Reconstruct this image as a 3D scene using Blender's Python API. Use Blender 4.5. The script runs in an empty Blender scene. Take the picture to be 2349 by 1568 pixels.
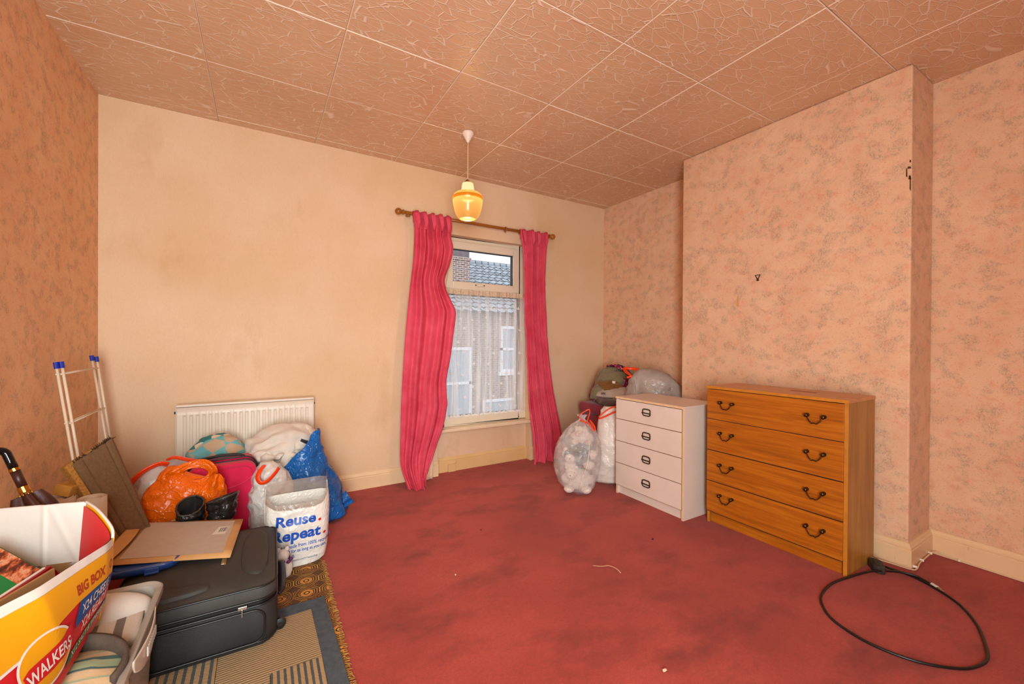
import bpy, bmesh, math, random
import numpy as np
from mathutils import Vector, Matrix, Euler, noise

random.seed(7)
SC = bpy.context.scene
COL = SC.collection
PI = math.pi

# ------------------------------------------------------------------ camera
cam_d = bpy.data.cameras.new('camera')
cam = bpy.data.objects.new('camera', cam_d)
COL.objects.link(cam)
cam_d.sensor_width = 36.0
cam_d.lens = 36.0 * 950.46 / 2349.0
cam_d.clip_start = 0.02
_R = Vector((0.855738, -0.517379, 0.005616))
_F = Vector((0.517404, 0.855729, -0.004517))
_U = Vector((-0.002469, 0.006771, 0.999974))
cam.matrix_world = Matrix(((_R.x, _U.x, -_F.x, 0.0), (_R.y, _U.y, -_F.y, 0.0), (_R.z, _U.z, -_F.z, 1.2), (0, 0, 0, 1)))
SC.camera = cam

# ------------------------------------------------------------------ sky, daylight, exposure
SC.view_settings.view_transform = 'Standard'
SC.view_settings.look = 'None'
SC.view_settings.exposure = 0.0
SC.view_settings.gamma = 1.0
SC.view_settings.use_curve_mapping = False

world = bpy.data.worlds.new('overcast_sky')
SC.world = world
world.use_nodes = True
_wn = world.node_tree.nodes
_wl = world.node_tree.links
_bg = _wn['Background']
_tc = _wn.new('ShaderNodeTexCoord')
_nz = _wn.new('ShaderNodeTexNoise'); _nz.inputs['Scale'].default_value = 2.5; _nz.inputs['Detail'].default_value = 4
_cr = _wn.new('ShaderNodeValToRGB')
_cr.color_ramp.elements[0].color = (0.80, 0.86, 0.96, 1)
_cr.color_ramp.elements[1].color = (0.95, 0.97, 1.0, 1)
_wl.new(_tc.outputs['Generated'], _nz.inputs['Vector'])
_wl.new(_nz.outputs['Fac'], _cr.inputs['Fac'])
_wl.new(_cr.outputs['Color'], _bg.inputs['Color'])
_bg.inputs['Strength'].default_value = 1.7


def area_light(name, loc, target, sx, sy, power, color):
    d = bpy.data.lights.new(name, 'AREA')
    d.shape = 'RECTANGLE'; d.size = sx; d.size_y = sy; d.energy = power; d.color = color
    o = bpy.data.objects.new(name, d); COL.objects.link(o)
    o.location = loc
    o.rotation_euler = (Vector(target) - Vector(loc)).to_track_quat('-Z', 'Y').to_euler()
    return o


# unseen fill light added behind the camera, set in a made-up doorway
area_light('rear_fill_light', (-0.30, -0.93, 1.10), (1.05, 2.6, 1.05), 0.86, 1.9, 134.0, (0.85, 0.97, 0.98))
# ceiling lamp bulb (its pendant is built below)
LAMP = (1.26, 2.707)
_bd = bpy.data.lights.new('pendant_bulb_light', 'POINT')
_bd.energy = 36.0; _bd.color = (1.0, 0.88, 0.66); _bd.shadow_soft_size = 0.05
_bo = bpy.data.objects.new('pendant_bulb_light', _bd); COL.objects.link(_bo)
_bo.location = (LAMP[0], LAMP[1], 2.150)


# ------------------------------------------------------------------ helpers
def hexc(h):
    h = h.lstrip('#')
    r = []
    for i in (0, 2, 4):
        c = int(h[i:i + 2], 16) / 255.0
        r.append(c / 12.92 if c <= 0.04045 else ((c + 0.055) / 1.055) ** 2.4)
    return (r[0], r[1], r[2], 1.0)


def col(c):
    if isinstance(c, str):
        return hexc(c)
    return (c[0], c[1], c[2], 1.0)


class NT:
    """small wrapper round a material node tree"""
    def __init__(self, name):
        self.m = bpy.data.materials.new(name)
        self.m.use_nodes = True
        self.n = self.m.node_tree.nodes
        self.l = self.m.node_tree.links
        self.b = self.n['Principled BSDF']
        self.out = self.n['Material Output']
        self._obj = None

    def new(self, t, **kw):
        o = self.n.new(t)
        for k, v in kw.items():
            setattr(o, k, v)
        return o

    def set(self, node, **kw):
        for k, v in kw.items():
            node.inputs[k.replace('_', ' ')].default_value = v
        return node

    def link(self, a, b):
        self.l.new(a, b)

    def obj(self):
        if self._obj is None:
            self._obj = self.n.new('ShaderNodeTexCoord').outputs['Object']
        return self._obj

    def mapping(self, scale=(1, 1, 1), rot=(0, 0, 0), loc=(0, 0, 0), src=None):
        m = self.n.new('ShaderNodeMapping')
        m.inputs['Scale'].default_value = scale
        m.inputs['Rotation'].default_value = rot
        m.inputs['Location'].default_value = loc
        self.link(src or self.obj(), m.inputs['Vector'])
        return m.outputs['Vector']

    def noise(self, scale, detail=3, rough=0.55, vec=None, dist=0.0):
        t = self.n.new('ShaderNodeTexNoise')
        t.inputs['Scale'].default_value = scale
        t.inputs['Detail'].default_value = detail
        t.inputs['Roughness'].default_value = rough
        t.inputs['Distortion'].default_value = dist
        self.link(vec or self.obj(), t.inputs['Vector'])
        return t

    def voro(self, scale, feature='F1', vec=None, rand=1.0, dim='3D'):
        t = self.n.new('ShaderNodeTexVoronoi')
        t.feature = feature
        t.voronoi_dimensions = dim
        t.inputs['Scale'].default_value = scale
        t.inputs['Randomness'].default_value = rand
        self.link(vec or self.obj(), t.inputs['Vector'])
        return t

    def ramp(self, fac, stops, interp='LINEAR'):
        r = self.n.new('ShaderNodeValToRGB')
        r.color_ramp.interpolation = interp
        el = r.color_ramp.elements
        while len(el) < len(stops):
            el.new(0.5)
        for e, (p, c) in zip(el, stops):
            e.position = p
            e.color = col(c) if not isinstance(c, (int, float)) else (c, c, c, 1)
        self.link(fac, r.inputs['Fac'])
        return r.outputs['Color']

    def mix(self, fac, a, b, mode='MIX'):
        m = self.n.new('ShaderNodeMix')
        m.data_type = 'RGBA'
        m.blend_type = mode
        for s, v in ((0, fac), (6, a), (7, b)):
            if isinstance(v, (int, float)):
                m.inputs[s].default_value = v if s == 0 else (v, v, v, 1)
            elif isinstance(v, (tuple, str)):
                m.inputs[s].default_value = col(v)
            else:
                self.link(v, m.inputs[s])
        return m.outputs[2]

    def math(self, op, a, b=0.0, clamp=False):
        m = self.n.new('ShaderNodeMath')
        m.operation = op
        m.use_clamp = clamp
        for i, v in enumerate((a, b)):
            if isinstance(v, (int, float)):
                m.inputs[i].default_value = v
            else:
                self.link(v, m.inputs[i])
        return m.outputs[0]

    def bump(self, height, strength=0.3, dist=0.01, normal=None):
        b = self.n.new('ShaderNodeBump')
        b.inputs['Strength'].default_value = strength
        b.inputs['Distance'].default_value = dist
        self.link(height, b.inputs['Height'])
        if normal is not None:
            self.link(normal, b.inputs['Normal'])
        self.link(b.outputs['Normal'], self.b.inputs['Normal'])
        return b.outputs['Normal']

    def xyz(self, vec=None):
        s = self.n.new('ShaderNodeSeparateXYZ')
        self.link(vec or self.obj(), s.inputs[0])
        return s.outputs

    def base(self, c):
        if isinstance(c, (tuple, str)):
            self.b.inputs['Base Color'].default_value = col(c)
        else:
            self.link(c, self.b.inputs['Base Color'])

    def rough(self, v):
        if isinstance(v, (int, float)):
            self.b.inputs['Roughness'].default_value = v
        else:
            self.link(v, self.b.inputs['Roughness'])

    def see_through(self, fac, tint=(1, 1, 1)):
        """mix the surface with plain transparency (fac = how much passes)"""
        t = self.n.new('ShaderNodeBsdfTransparent')
        t.inputs['Color'].default_value = (tint[0], tint[1], tint[2], 1)
        mx = self.n.new('ShaderNodeMixShader')
        if isinstance(fac, (int, float)):
            mx.inputs[0].default_value = fac
        else:
            self.link(fac, mx.inputs[0])
        self.link(self.b.outputs[0], mx.inputs[1])
        self.link(t.outputs[0], mx.inputs[2])
        self.link(mx.outputs[0], self.out.inputs['Surface'])


def simple(name, c, rough=0.6, metal=0.0, var=0.10, vscale=6.0, bump=0.0, bscale=60.0, spec=0.5, bdist=0.004):
    """plain procedural material: base colour with a soft mottling and optional fine relief"""
    t = NT(name)
    c = col(c)
    if var > 0:
        nz = t.noise(vscale, 4)
        lo = tuple(max(0, x * (1 - var)) for x in c[:3])
        hi = tuple(min(1, x * (1 + var)) for x in c[:3])
        t.base(t.ramp(nz.outputs['Fac'], [(0.3, lo), (0.7, hi)]))
    else:
        t.base(c)
    t.rough(rough)
    t.b.inputs['Metallic'].default_value = metal
    t.b.inputs['Specular IOR Level'].default_value = spec
    if bump > 0:
        t.bump(t.noise(bscale, 3).outputs['Fac'], bump, bdist)
    return t.m


class MB:
    """collects primitives and links them as ONE mesh object"""
    def __init__(self):
        self.v = []
        self.f = []

    def add(self, verts, faces):
        o = len(self.v)
        self.v.extend([tuple(p) for p in verts])
        self.f.extend([tuple(i + o for i in f) for f in faces])
        return self

    def box(self, x0, x1, y0, y1, z0, z1, M=None):
        vs = [Vector(p) for p in ((x0, y0, z0), (x1, y0, z0), (x1, y1, z0), (x0, y1, z0), (x0, y0, z1), (x1, y0, z1), (x1, y1, z1), (x0, y1, z1))]
        if M is not None:
            vs = [M @ p for p in vs]
        return self.add(vs, [(0, 3, 2, 1), (4, 5, 6, 7), (0, 1, 5, 4), (1, 2, 6, 5), (2, 3, 7, 6), (3, 0, 4, 7)])

    def bar(self, a, b, w, h, up=(0, 0, 1)):
        a, b = Vector(a), Vector(b)
        d = (b - a).normalized()
        s = d.cross(Vector(up))
        s = s.normalized() if s.length > 1e-6 else Vector((1, 0, 0))
        u = s.cross(d).normalized()
        vs = []
        for p in (a, b):
            vs += [p - s * w / 2 - u * h / 2, p + s * w / 2 - u * h / 2, p + s * w / 2 + u * h / 2, p - s * w / 2 + u * h / 2]
        return self.add(vs, [(0, 3, 2, 1), (4, 5, 6, 7), (0, 1, 5, 4), (1, 2, 6, 5), (2, 3, 7, 6), (3, 0, 4, 7)])

    def tube(self, pts, r, n=10, caps=True, closed=False, flat=1.0):
        pts = [Vector(p) for p in pts]
        N = len(pts)
        rs = r if isinstance(r, (list, tuple)) else [r] * N
        rings = []
        prev = None
        for i, p in enumerate(pts):
            a = pts[(i - 1) % N] if (closed or i > 0) else pts[i]
            b = pts[(i + 1) % N] if (closed or i < N - 1) else pts[i]
            d = (b - a)
            d = d.normalized() if d.length > 1e-9 else Vector((0, 0, 1))
            if prev is None:
                prev = d.orthogonal().normalized() if abs(d.z) > 0.95 else d.cross(Vector((0, 0, 1))).normalized()
            s = prev - d * prev.dot(d)
            s = s.normalized() if s.length > 1e-6 else d.orthogonal().normalized()
            prev = s
            u = d.cross(s)
            rings.append([p + (s * math.cos(2 * PI * k / n) + u * flat * math.sin(2 * PI * k / n)) * rs[i] for k in range(n)])
        vs = [q for ring in rings for q in ring]
        fs = []
        for i in range(N if closed else N - 1):
            j = (i + 1) % N
            for k in range(n):
                k2 = (k + 1) % n
                fs.append((i * n + k, i * n + k2, j * n + k2, j * n + k))
        if caps and not closed:
            fs.append(tuple(range(n - 1, -1, -1)))
            fs.append(tuple((N - 1) * n + k for k in range(n)))
        return self.add(vs, fs)

    def lathe(self, prof, n=24, c=(0, 0, 0), M=None, cap0=True, cap1=True):
        vs = []
        for r, z in prof:
            for k in range(n):
                a = 2 * PI * k / n
                p = Vector((c[0] + r * math.cos(a), c[1] + r * math.sin(a), c[2] + z))
                vs.append(M @ p if M is not None else p)
        fs = []
        m = len(prof)
        for i in range(m - 1):
            for k in range(n):
                k2 = (k + 1) % n
                fs.append((i * n + k, i * n + k2, (i + 1) * n + k2, (i + 1) * n + k))
        if cap0 and prof[0][0] > 1e-5:
            fs.append(tuple(range(n - 1, -1, -1)))
        if cap1 and prof[-1][0] > 1e-5:
            fs.append(tuple((m - 1) * n + k for k in range(n)))
        return self.add(vs, fs)

    def grid(self, fn, nu, nv, wrap_u=False):
        vs = []
        for j in range(nv):
            for i in range(nu):
                u = i / (nu if wrap_u else nu - 1)
                vs.append(fn(u, j / (nv - 1)))
        fs = []
        for j in range(nv - 1):
            for i in range(nu if wrap_u else nu - 1):
                i2 = (i + 1) % nu
                fs.append((j * nu + i, j * nu + i2, (j + 1) * nu + i2, (j + 1) * nu + i))
        return self.add(vs, fs)

    def prism(self, poly, d):
        """poly: list of 3-D points (planar), d: extrusion vector"""
        n = len(poly)
        d = Vector(d)
        vs = [Vector(p) for p in poly] + [Vector(p) + d for p in poly]
        fs = [tuple(range(n - 1, -1, -1)), tuple(range(n, 2 * n))]
        for i in range(n):
            j = (i + 1) % n
            fs.append((i, j, n + j, n + i))
        return self.add(vs, fs)

    def build(self, name, m, parent=None, bevel=0.0, smooth=False, solid=0.0, loc=None, rot=None, sub=0, segs=2, solid_off=0.0):
        me = bpy.data.meshes.new(name)
        me.from_pydata(self.v, [], self.f)
        me.update()
        bm = bmesh.new(); bm.from_mesh(me)
        bmesh.ops.remove_doubles(bm, verts=bm.verts, dist=1e-6)
        bmesh.ops.recalc_face_normals(bm, faces=bm.faces)
        bm.to_mesh(me); bm.free()
        ms = m if isinstance(m, (list, tuple)) else [m]
        for x in ms:
            me.materials.append(x)
        o = bpy.data.objects.new(name, me)
        COL.objects.link(o)
        if parent is not None:
            o.parent = parent
        if loc is not None:
            o.location = loc
        if rot is not None:
            o.rotation_euler = rot
        if solid:
            s = o.modifiers.new('solid', 'SOLIDIFY'); s.thickness = solid; s.offset = solid_off
        if bevel > 0:
            b = o.modifiers.new('bevel', 'BEVEL'); b.width = bevel; b.segments = segs; b.limit_method = 'ANGLE'; b.angle_limit = math.radians(40)
            b.harden_normals = False
        if sub:
            s = o.modifiers.new('sub', 'SUBSURF'); s.levels = sub; s.render_levels = sub
        if smooth:
            for p in me.polygons:
                p.use_smooth = True
        elif bevel > 0:
            for p in me.polygons:
                p.use_smooth = False
        return o


def smooth_angle(o, deg=40):
    """smooth shading with sharp edges where faces meet at a steep angle"""
    me = o.data
    bm = bmesh.new(); bm.from_mesh(me)
    for e in bm.edges:
        if len(e.link_faces) == 2 and e.calc_face_angle(0) > math.radians(deg):
            e.smooth = False
    for f in bm.faces:
        f.smooth = True
    bm.to_mesh(me); bm.free()
    return o


def tag(o, label, cat, group=None, kind=None):
    if label: o['label'] = label
    if cat: o['category'] = cat
    if group: o['group'] = group
    if kind: o['kind'] = kind
    return o


def thing(name, label, cat, loc=(0, 0, 0), rot=(0, 0, 0), group=None):
    o = bpy.data.objects.new(name, None)
    COL.objects.link(o)
    o.empty_display_size = 0.05
    o.location = loc
    o.rotation_euler = rot
    return tag(o, label, cat, group)


def struct(o, label=None):
    o['kind'] = 'structure'
    if label: o['label'] = label
    return o


def dup(root, loc=None, rot=None, label=None, group=None):
    r = root.copy(); COL.objects.link(r)
    if loc is not None: r.location = loc
    if rot is not None: r.rotation_euler = rot
    if label: r['label'] = label
    if group: r['group'] = group
    for ch in list(root.children):
        c = ch.copy(); COL.objects.link(c); c.parent = r
        for g in list(ch.children):
            d = g.copy(); COL.objects.link(d); d.parent = c
    return r


def text_mesh(s, size, bold=0.0, shear=0.0, align='LEFT', space=1.0):
    """outline lettering as flat triangles in the XY plane: (verts, faces)"""
    cu = bpy.data.curves.new('lettering', 'FONT')
    cu.body = s; cu.size = size; cu.offset = bold; cu.shear = shear; cu.align_x = align
    cu.space_character = space
    cu.resolution_u = 3; cu.fill_mode = 'FRONT'
    o = bpy.data.objects.new('lettering', cu)
    COL.objects.link(o)
    dg = bpy.context.evaluated_depsgraph_get()
    me = bpy.data.meshes.new_from_object(o.evaluated_get(dg))
    vs = [v.co.copy() for v in me.vertices]
    fs = [tuple(p.vertices) for p in me.polygons]
    bpy.data.objects.remove(o); bpy.data.curves.remove(cu); bpy.data.meshes.remove(me)
    return vs, fs


def lerp_table(tab, x):
    if x <= tab[0][0]: return tab[0][1:]
    for a, b in zip(tab, tab[1:]):
        if x <= b[0]:
            t = (x - a[0]) / max(1e-9, b[0] - a[0])
            return tuple(p + (q - p) * t for p, q in zip(a[1:], b[1:]))
    return tab[-1][1:]


def smooth_table(tab, x):
    """Catmull-Rom through a table of rows (x, a, b, ...)"""
    n = len(tab)
    if x <= tab[0][0]: return tab[0][1:]
    if x >= tab[-1][0]: return tab[-1][1:]
    for i in range(n - 1):
        if x <= tab[i + 1][0]:
            p1, p2 = tab[i], tab[i + 1]
            p0 = tab[i - 1] if i > 0 else p1
            p3 = tab[i + 2] if i + 2 < n else p2
            t = (x - p1[0]) / max(1e-9, p2[0] - p1[0])
            r = []
            for k in range(1, len(p1)):
                a, b, c, d = p0[k], p1[k], p2[k], p3[k]
                r.append(0.5 * (2 * b + (c - a) * t + (2 * a - 5 * b + 4 * c - d) * t * t + (3 * b - a - 3 * c + d) * t ** 3))
            return tuple(r)


def spline(pts, n):
    """n points along a Catmull-Rom curve through pts"""
    pts = [Vector(p) for p in pts]
    out = []
    m = len(pts) - 1
    for i in range(n):
        x = i / (n - 1) * m
        k = min(int(x), m - 1)
        t = x - k
        p0 = pts[max(0, k - 1)]; p1 = pts[k]; p2 = pts[k + 1]; p3 = pts[min(m, k + 2)]
        out.append(0.5 * (2 * p1 + (p2 - p0) * t + (2 * p0 - 5 * p1 + 4 * p2 - p3) * t * t + (3 * p1 - p0 - 3 * p2 + p3) * t ** 3))
    return out


def nz(p, s, seed=0.0):
    return noise.noise(Vector((p[0] * s + seed, p[1] * s - seed * 1.7, p[2] * s + seed * 0.6)))


def crumple(p, s, seed=0.0):
    """creased-film relief: sharp ridges between flat facets, about 0..1"""
    q = Vector((p[0] * s + seed * 3.1, p[1] * s + seed * 1.3, p[2] * s - seed))
    q += Vector((noise.noise(q * 0.9), noise.noise(q * 0.9 + Vector((7, 3, 1))), noise.noise(q * 0.9 + Vector((2, 9, 4))))) * 0.45
    d, _ = noise.voronoi(q, distance_metric='DISTANCE')
    return min(1.0, (d[1] - d[0]) * 1.4)


XL, XR, XC, YB, YR, ZC = -0.852, 3.294, 2.955, 3.464, -0.90, 2.68
YC1, YC2 = 2.191, 0.791

# ------------------------------------------------------------------ materials of the room
def wallpaper(name, base_lo, base_hi, stain):
    t = NT(name)
    v = t.obj()
    base = t.ramp(t.noise(5.0, 4).outputs['Fac'], [(0.30, base_lo), (0.70, base_hi)])
    fine = t.noise(95.0, 3, 0.6)
    mid = t.noise(34.0, 4, 0.65, dist=0.6)
    # pink flower patches
    gp = t.ramp(t.noise(14.0, 3, 0.5, vec=t.mapping((1, 1, 1.2), loc=(3.1, 1.7, 0.4))).outputs['Fac'], [(0.47, 0.0), (0.60, 1.0)])
    pk = t.math('MULTIPLY', gp, t.ramp(mid.outputs['Fac'], [(0.42, 0.0), (0.60, 1.0)]))
    c = t.mix(t.math('MULTIPLY', pk, 0.40), base, '#DA8A6C')
    # grey green leaf sprigs: fine dashes gathered in loose clusters
    gg = t.ramp(t.noise(13.0, 3, 0.45, vec=t.mapping((1, 1, 1.25))).outputs['Fac'], [(0.50, 0.0), (0.62, 1.0)])
    n2 = t.noise(85.0, 4, 0.7, vec=t.mapping((1, 1, 0.75), loc=(5, 2, 1)), dist=1.4)
    dash = t.ramp(n2.outputs['Fac'], [(0.49, 0.0), (0.57, 1.0)])
    c = t.mix(t.math('MULTIPLY', t.math('MULTIPLY', gg, dash), 0.46), c, '#857B6C')
    c = t.mix(t.math('MULTIPLY', gg, 0.13), c, '#A2907E')
    tiny = t.ramp(t.noise(140.0, 2, 0.6, vec=t.mapping(loc=(2, 8, 5))).outputs['Fac'], [(0.62, 0.0), (0.68, 1.0)])
    c = t.mix(t.math('MULTIPLY', tiny, 0.40), c, '#8C7058')
    # all-over speckle and old damp stains
    sp = t.ramp(fine.outputs['Fac'], [(0.40, 0.0), (0.72, 1.0)])
    c = t.mix(t.math('MULTIPLY', sp, 0.22), c, '#F0C4A4')
    st = t.ramp(t.noise(0.9, 5, 0.6, vec=t.mapping((1, 1, 0.6), loc=(9, 4, 2))).outputs['Fac'], [(0.54, 0.0), (0.80, 1.0)])
    c = t.mix(t.math('MULTIPLY', st, 0.45), c, stain)
    t.base(c)
    t.rough(0.72)
    t.b.inputs['Specular IOR Level'].default_value = 0.25
    t.bump(t.noise(240.0, 2).outputs['Fac'], 0.10, 0.002)
    return t.m


M = {}
M['paper_l'] = wallpaper('faded_floral_wallpaper_left', '#EAB88A', '#F0C498', '#C88A54')
M['paper_r'] = wallpaper('faded_floral_wallpaper', '#DBB08E', '#E4BE9C', '#C4824A')


def plain_wall():
    t = NT('woodchip_cream_wall')
    n1 = t.noise(1.1, 5, 0.6)
    c = t.ramp(n1.outputs['Fac'], [(0.25, '#D8B286'), (0.5, '#E2C09C'), (0.75, '#E8CAAC')])
    n2 = t.noise(2.4, 6, 0.65, vec=t.mapping((1.4, 1, 0.7), loc=(4, 0, 7)))
    st = t.ramp(n2.outputs['Fac'], [(0.58, 0.0), (0.74, 1.0)])
    c = t.mix(t.math('MULTIPLY', st, 0.30), c, '#C0935A')
    # pinkish bare patches where the paint wore off
    n3 = t.noise(1.7, 4, 0.5, vec=t.mapping((1, 1, 0.8), loc=(1, 8, 3)))
    pk = t.ramp(n3.outputs['Fac'], [(0.56, 0.0), (0.70, 1.0)])
    c = t.mix(t.math('MULTIPLY', pk, 0.28), c, '#E9C7AE')
    fine = t.noise(150.0, 3, 0.6, vec=t.mapping((1, 1, 0.45)))
    c = t.mix(t.math('MULTIPLY', t.ramp(fine.outputs['Fac'], [(0.45, 0.0), (0.7, 1.0)]), 0.10), c, '#B98E5C')
    t.base(c); t.rough(0.75); t.b.inputs['Specular IOR Level'].default_value = 0.2
    t.bump(fine.outputs['Fac'], 0.22, 0.003)
    return t.m


M['wall'] = plain_wall()


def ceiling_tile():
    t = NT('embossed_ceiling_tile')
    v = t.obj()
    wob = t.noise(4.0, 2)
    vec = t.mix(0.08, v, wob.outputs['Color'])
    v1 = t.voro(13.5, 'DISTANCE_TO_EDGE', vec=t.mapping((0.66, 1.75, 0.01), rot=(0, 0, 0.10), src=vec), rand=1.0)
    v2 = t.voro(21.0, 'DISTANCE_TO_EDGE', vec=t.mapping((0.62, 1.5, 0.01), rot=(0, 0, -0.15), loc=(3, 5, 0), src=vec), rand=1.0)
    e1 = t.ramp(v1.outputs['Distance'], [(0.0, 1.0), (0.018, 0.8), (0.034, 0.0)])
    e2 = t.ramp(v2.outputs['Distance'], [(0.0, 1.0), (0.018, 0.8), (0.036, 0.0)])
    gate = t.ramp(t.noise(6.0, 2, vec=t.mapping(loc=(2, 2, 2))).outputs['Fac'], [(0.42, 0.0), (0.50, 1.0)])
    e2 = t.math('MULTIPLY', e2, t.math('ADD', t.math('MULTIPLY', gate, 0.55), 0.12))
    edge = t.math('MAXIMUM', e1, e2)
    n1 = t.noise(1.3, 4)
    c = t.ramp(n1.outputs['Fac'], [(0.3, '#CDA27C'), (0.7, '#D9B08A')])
    c = t.mix(t.math('MULTIPLY', edge, 0.62), c, '#F6E6D2')  # ridge lines coloured paler, standing in for the light they catch
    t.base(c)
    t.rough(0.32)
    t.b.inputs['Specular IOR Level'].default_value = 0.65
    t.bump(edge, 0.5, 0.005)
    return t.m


M['tile_rim'] = simple('ceiling_tile_rim', '#E8CEB4', 0.45, var=0.04)  # pale bevel colour paints the tile joints as if lit
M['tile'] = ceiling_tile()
M['slab'] = simple('ceiling_joint_filler', '#D8B49A', 0.7)


def carpet():
    t = NT('red_carpet')
    n1 = t.noise(1.6, 5, 0.6)
    c = t.ramp(n1.outputs['Fac'], [(0.28, '#9C382A'), (0.5, '#B44436'), (0.72, '#C65242')])
    n2 = t.noise(2.3, 5, 0.65, vec=t.mapping((1, 1.7, 1), rot=(0, 0, 0.6), loc=(3, 7, 0)))
    dirt = t.ramp(n2.outputs['Fac'], [(0.50, 0.0), (0.70, 1.0)])
    c = t.mix(t.math('MULTIPLY', dirt, 0.75), c, '#74281E')
    pile = t.noise(230.0, 3, 0.7)
    c = t.mix(t.math('MULTIPLY', t.ramp(pile.outputs['Fac'], [(0.35, 0.0), (0.7, 1.0)]), 0.28), c, '#7E2C24')
    mid_ = t.noise(70.0, 4, 0.75)
    c = t.mix(t.math('MULTIPLY', t.ramp(mid_.outputs['Fac'], [(0.40, 0.0), (0.66, 1.0)]), 0.30), c, '#7A2A20')
    fleck = t.noise(420.0, 1)
    c = t.mix(t.ramp(fleck.outputs['Fac'], [(0.66, 0.0), (0.74, 0.35)]), c, '#D07C68')
    t.base(c); t.rough(0.95); t.b.inputs['Specular IOR Level'].default_value = 0.1
    t.b.inputs['Sheen Weight'].default_value = 0.15
    t.bump(pile.outputs['Fac'], 0.5, 0.006)
    return t.m


M['carpet'] = carpet()


def cream_gloss(name, c1, c2, chips=0.5):
    t = NT(name)
    n = t.noise(3.0, 4)
    c = t.ramp(n.outputs['Fac'], [(0.3, c1), (0.7, c2)])
    w = t.noise(26.0, 4, 0.7, vec=t.mapping((1.0, 1.0, 0.12), loc=(1, 6, 2)))
    ch = t.ramp(w.outputs['Fac'], [(0.66, 0.0), (0.70, 1.0)])
    c = t.mix(t.math('MULTIPLY', ch, chips), c, '#8F6234')
    t.base(c); t.rough(0.38)
    t.bump(t.noise(40, 2).outputs['Fac'], 0.05, 0.003)
    return t.m


M['skirt'] = cream_gloss('cream_gloss_skirting', '#E2BE92', '#E8C8A0', 0.15)
M['skirt_worn'] = cream_gloss('chipped_cream_skirting', '#D8AE74', '#E2BC88', 0.85)
M['upvc'] = simple('window_upvc', '#E2D4BC', 0.32, var=0.04, vscale=3)
M['gasket'] = simple('black_rubber_gasket', '#1C1A1A', 0.6, var=0.0)
M['sillpaint'] = simple('old_gloss_sill', '#E6CBAA', 0.35, var=0.06, vscale=9)


def glass_mat(name, dirt=0.05):
    t = NT(name)
    t.base('#D8E0E4'); t.rough(0.03)
    t.b.inputs['Specular IOR Level'].default_value = 0.5
    nzs = t.noise(90.0, 2)
    f = t.ramp(nzs.outputs['Fac'], [(0.70, 0.95), (0.80, 0.95 - dirt)])
    t.see_through(f)
    return t.m


M['glass'] = glass_mat('window_glass')

# ------------------------------------------------------------------ room shell
fl = MB().box(XL - 0.2, XR + 0.2, YR - 0.2, YB + 0.12, -0.12, 0.0).build('floor', M['carpet'])
struct(fl, 'red carpeted floor, worn and stained')
struct(MB().box(XL - 0.2, XL, YR - 0.2, YB + 0.3, -0.1, ZC).build('wall_left', M['paper_l']), 'left wall in faded floral wallpaper')
OX0, OX1, OZ0, OZ1 = 1.335, 2.305, 0.40, 2.145
wb = MB()
wb.box(XL, OX0, YB, YB + 0.30, -0.1, ZC)
wb.box(OX1, XR, YB, YB + 0.30, -0.1, ZC)
wb.box(OX0, OX1, YB, YB + 0.30, OZ1, ZC)
wb.box(OX0, OX1, YB + 0.07, YB + 0.30, -0.1, OZ0 - 0.025)
struct(wb.build('wall_back', M['wall']), 'stained cream window wall')
struct(MB().box(XR, XR + 0.2, YR - 0.2, YB + 0.3, -0.1, ZC).build('wall_right', M['paper_r']), 'right wall of the alcoves in faded floral wallpaper')
ch = MB().box(XC, XR, YC1 - (YC1 - YC2), YC1, 0.0, ZC).build('wall_chimney', M['paper_r'], bevel=0.008)
struct(ch, 'chimney breast in faded floral wallpaper')
# torn corner of the paper on the chimney breast
tm = simple('torn_wallpaper_edge', '#5A3216', 0.9, var=0.3, vscale=40)
tb = MB()
for (y, z, w, h) in ((0.803, 2.132, 0.010, 0.007), (0.812, 2.108, 0.004, 0.026), (0.800, 2.078, 0.007, 0.012), (0.797, 2.05, 0.003, 0.045), (0.798, 2.165, 0.004, 0.008)):
    tb.prism([(XC - 0.002, y - w, z - h), (XC - 0.002, y + w * 0.6, z - h * 0.7), (XC - 0.002, y + w * 0.3, z + h), (XC - 0.002, y - w * 0.7, z + h * 0.6)], (0.003, 0, 0))
tb.build('torn_paper', tm, ch)

wr = MB()
RX0, RX1, RZ1 = -0.75, 0.15, 2.04  # unseen doorway opening, put in to frame the fill light
wr.box(XL, RX0, YR - 0.12, YR, -0.1, ZC); wr.box(RX1, XR, YR - 0.12, YR, -0.1, ZC)
wr.box(RX0, RX1, YR - 0.12, YR, RZ1, ZC)
struct(wr.build('wall_rear', M['paper_r']), 'rear wall behind the camera, with an added doorway for the fill light')
w2 = MB()
w2.box(RX0 - 0.07, RX0, YR, YR + 0.02, 0, RZ1 + 0.07); w2.box(RX1, RX1 + 0.07, YR, YR + 0.02, 0, RZ1 + 0.07); w2.box(RX0, RX1, YR, YR + 0.02, RZ1, RZ1 + 0.07)
struct(w2.build('door_1', M['skirt']), 'architrave of the unseen doorway added around the fill light')

# narrow plaster strip beside the window, only its left edge shows
struct(MB().box(1.066, OX0, YB - 0.006, YB, 0.14, 2.235).build('trim_1', M['wall'], bevel=0.003), 'raised plaster strip left of the window')

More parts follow.
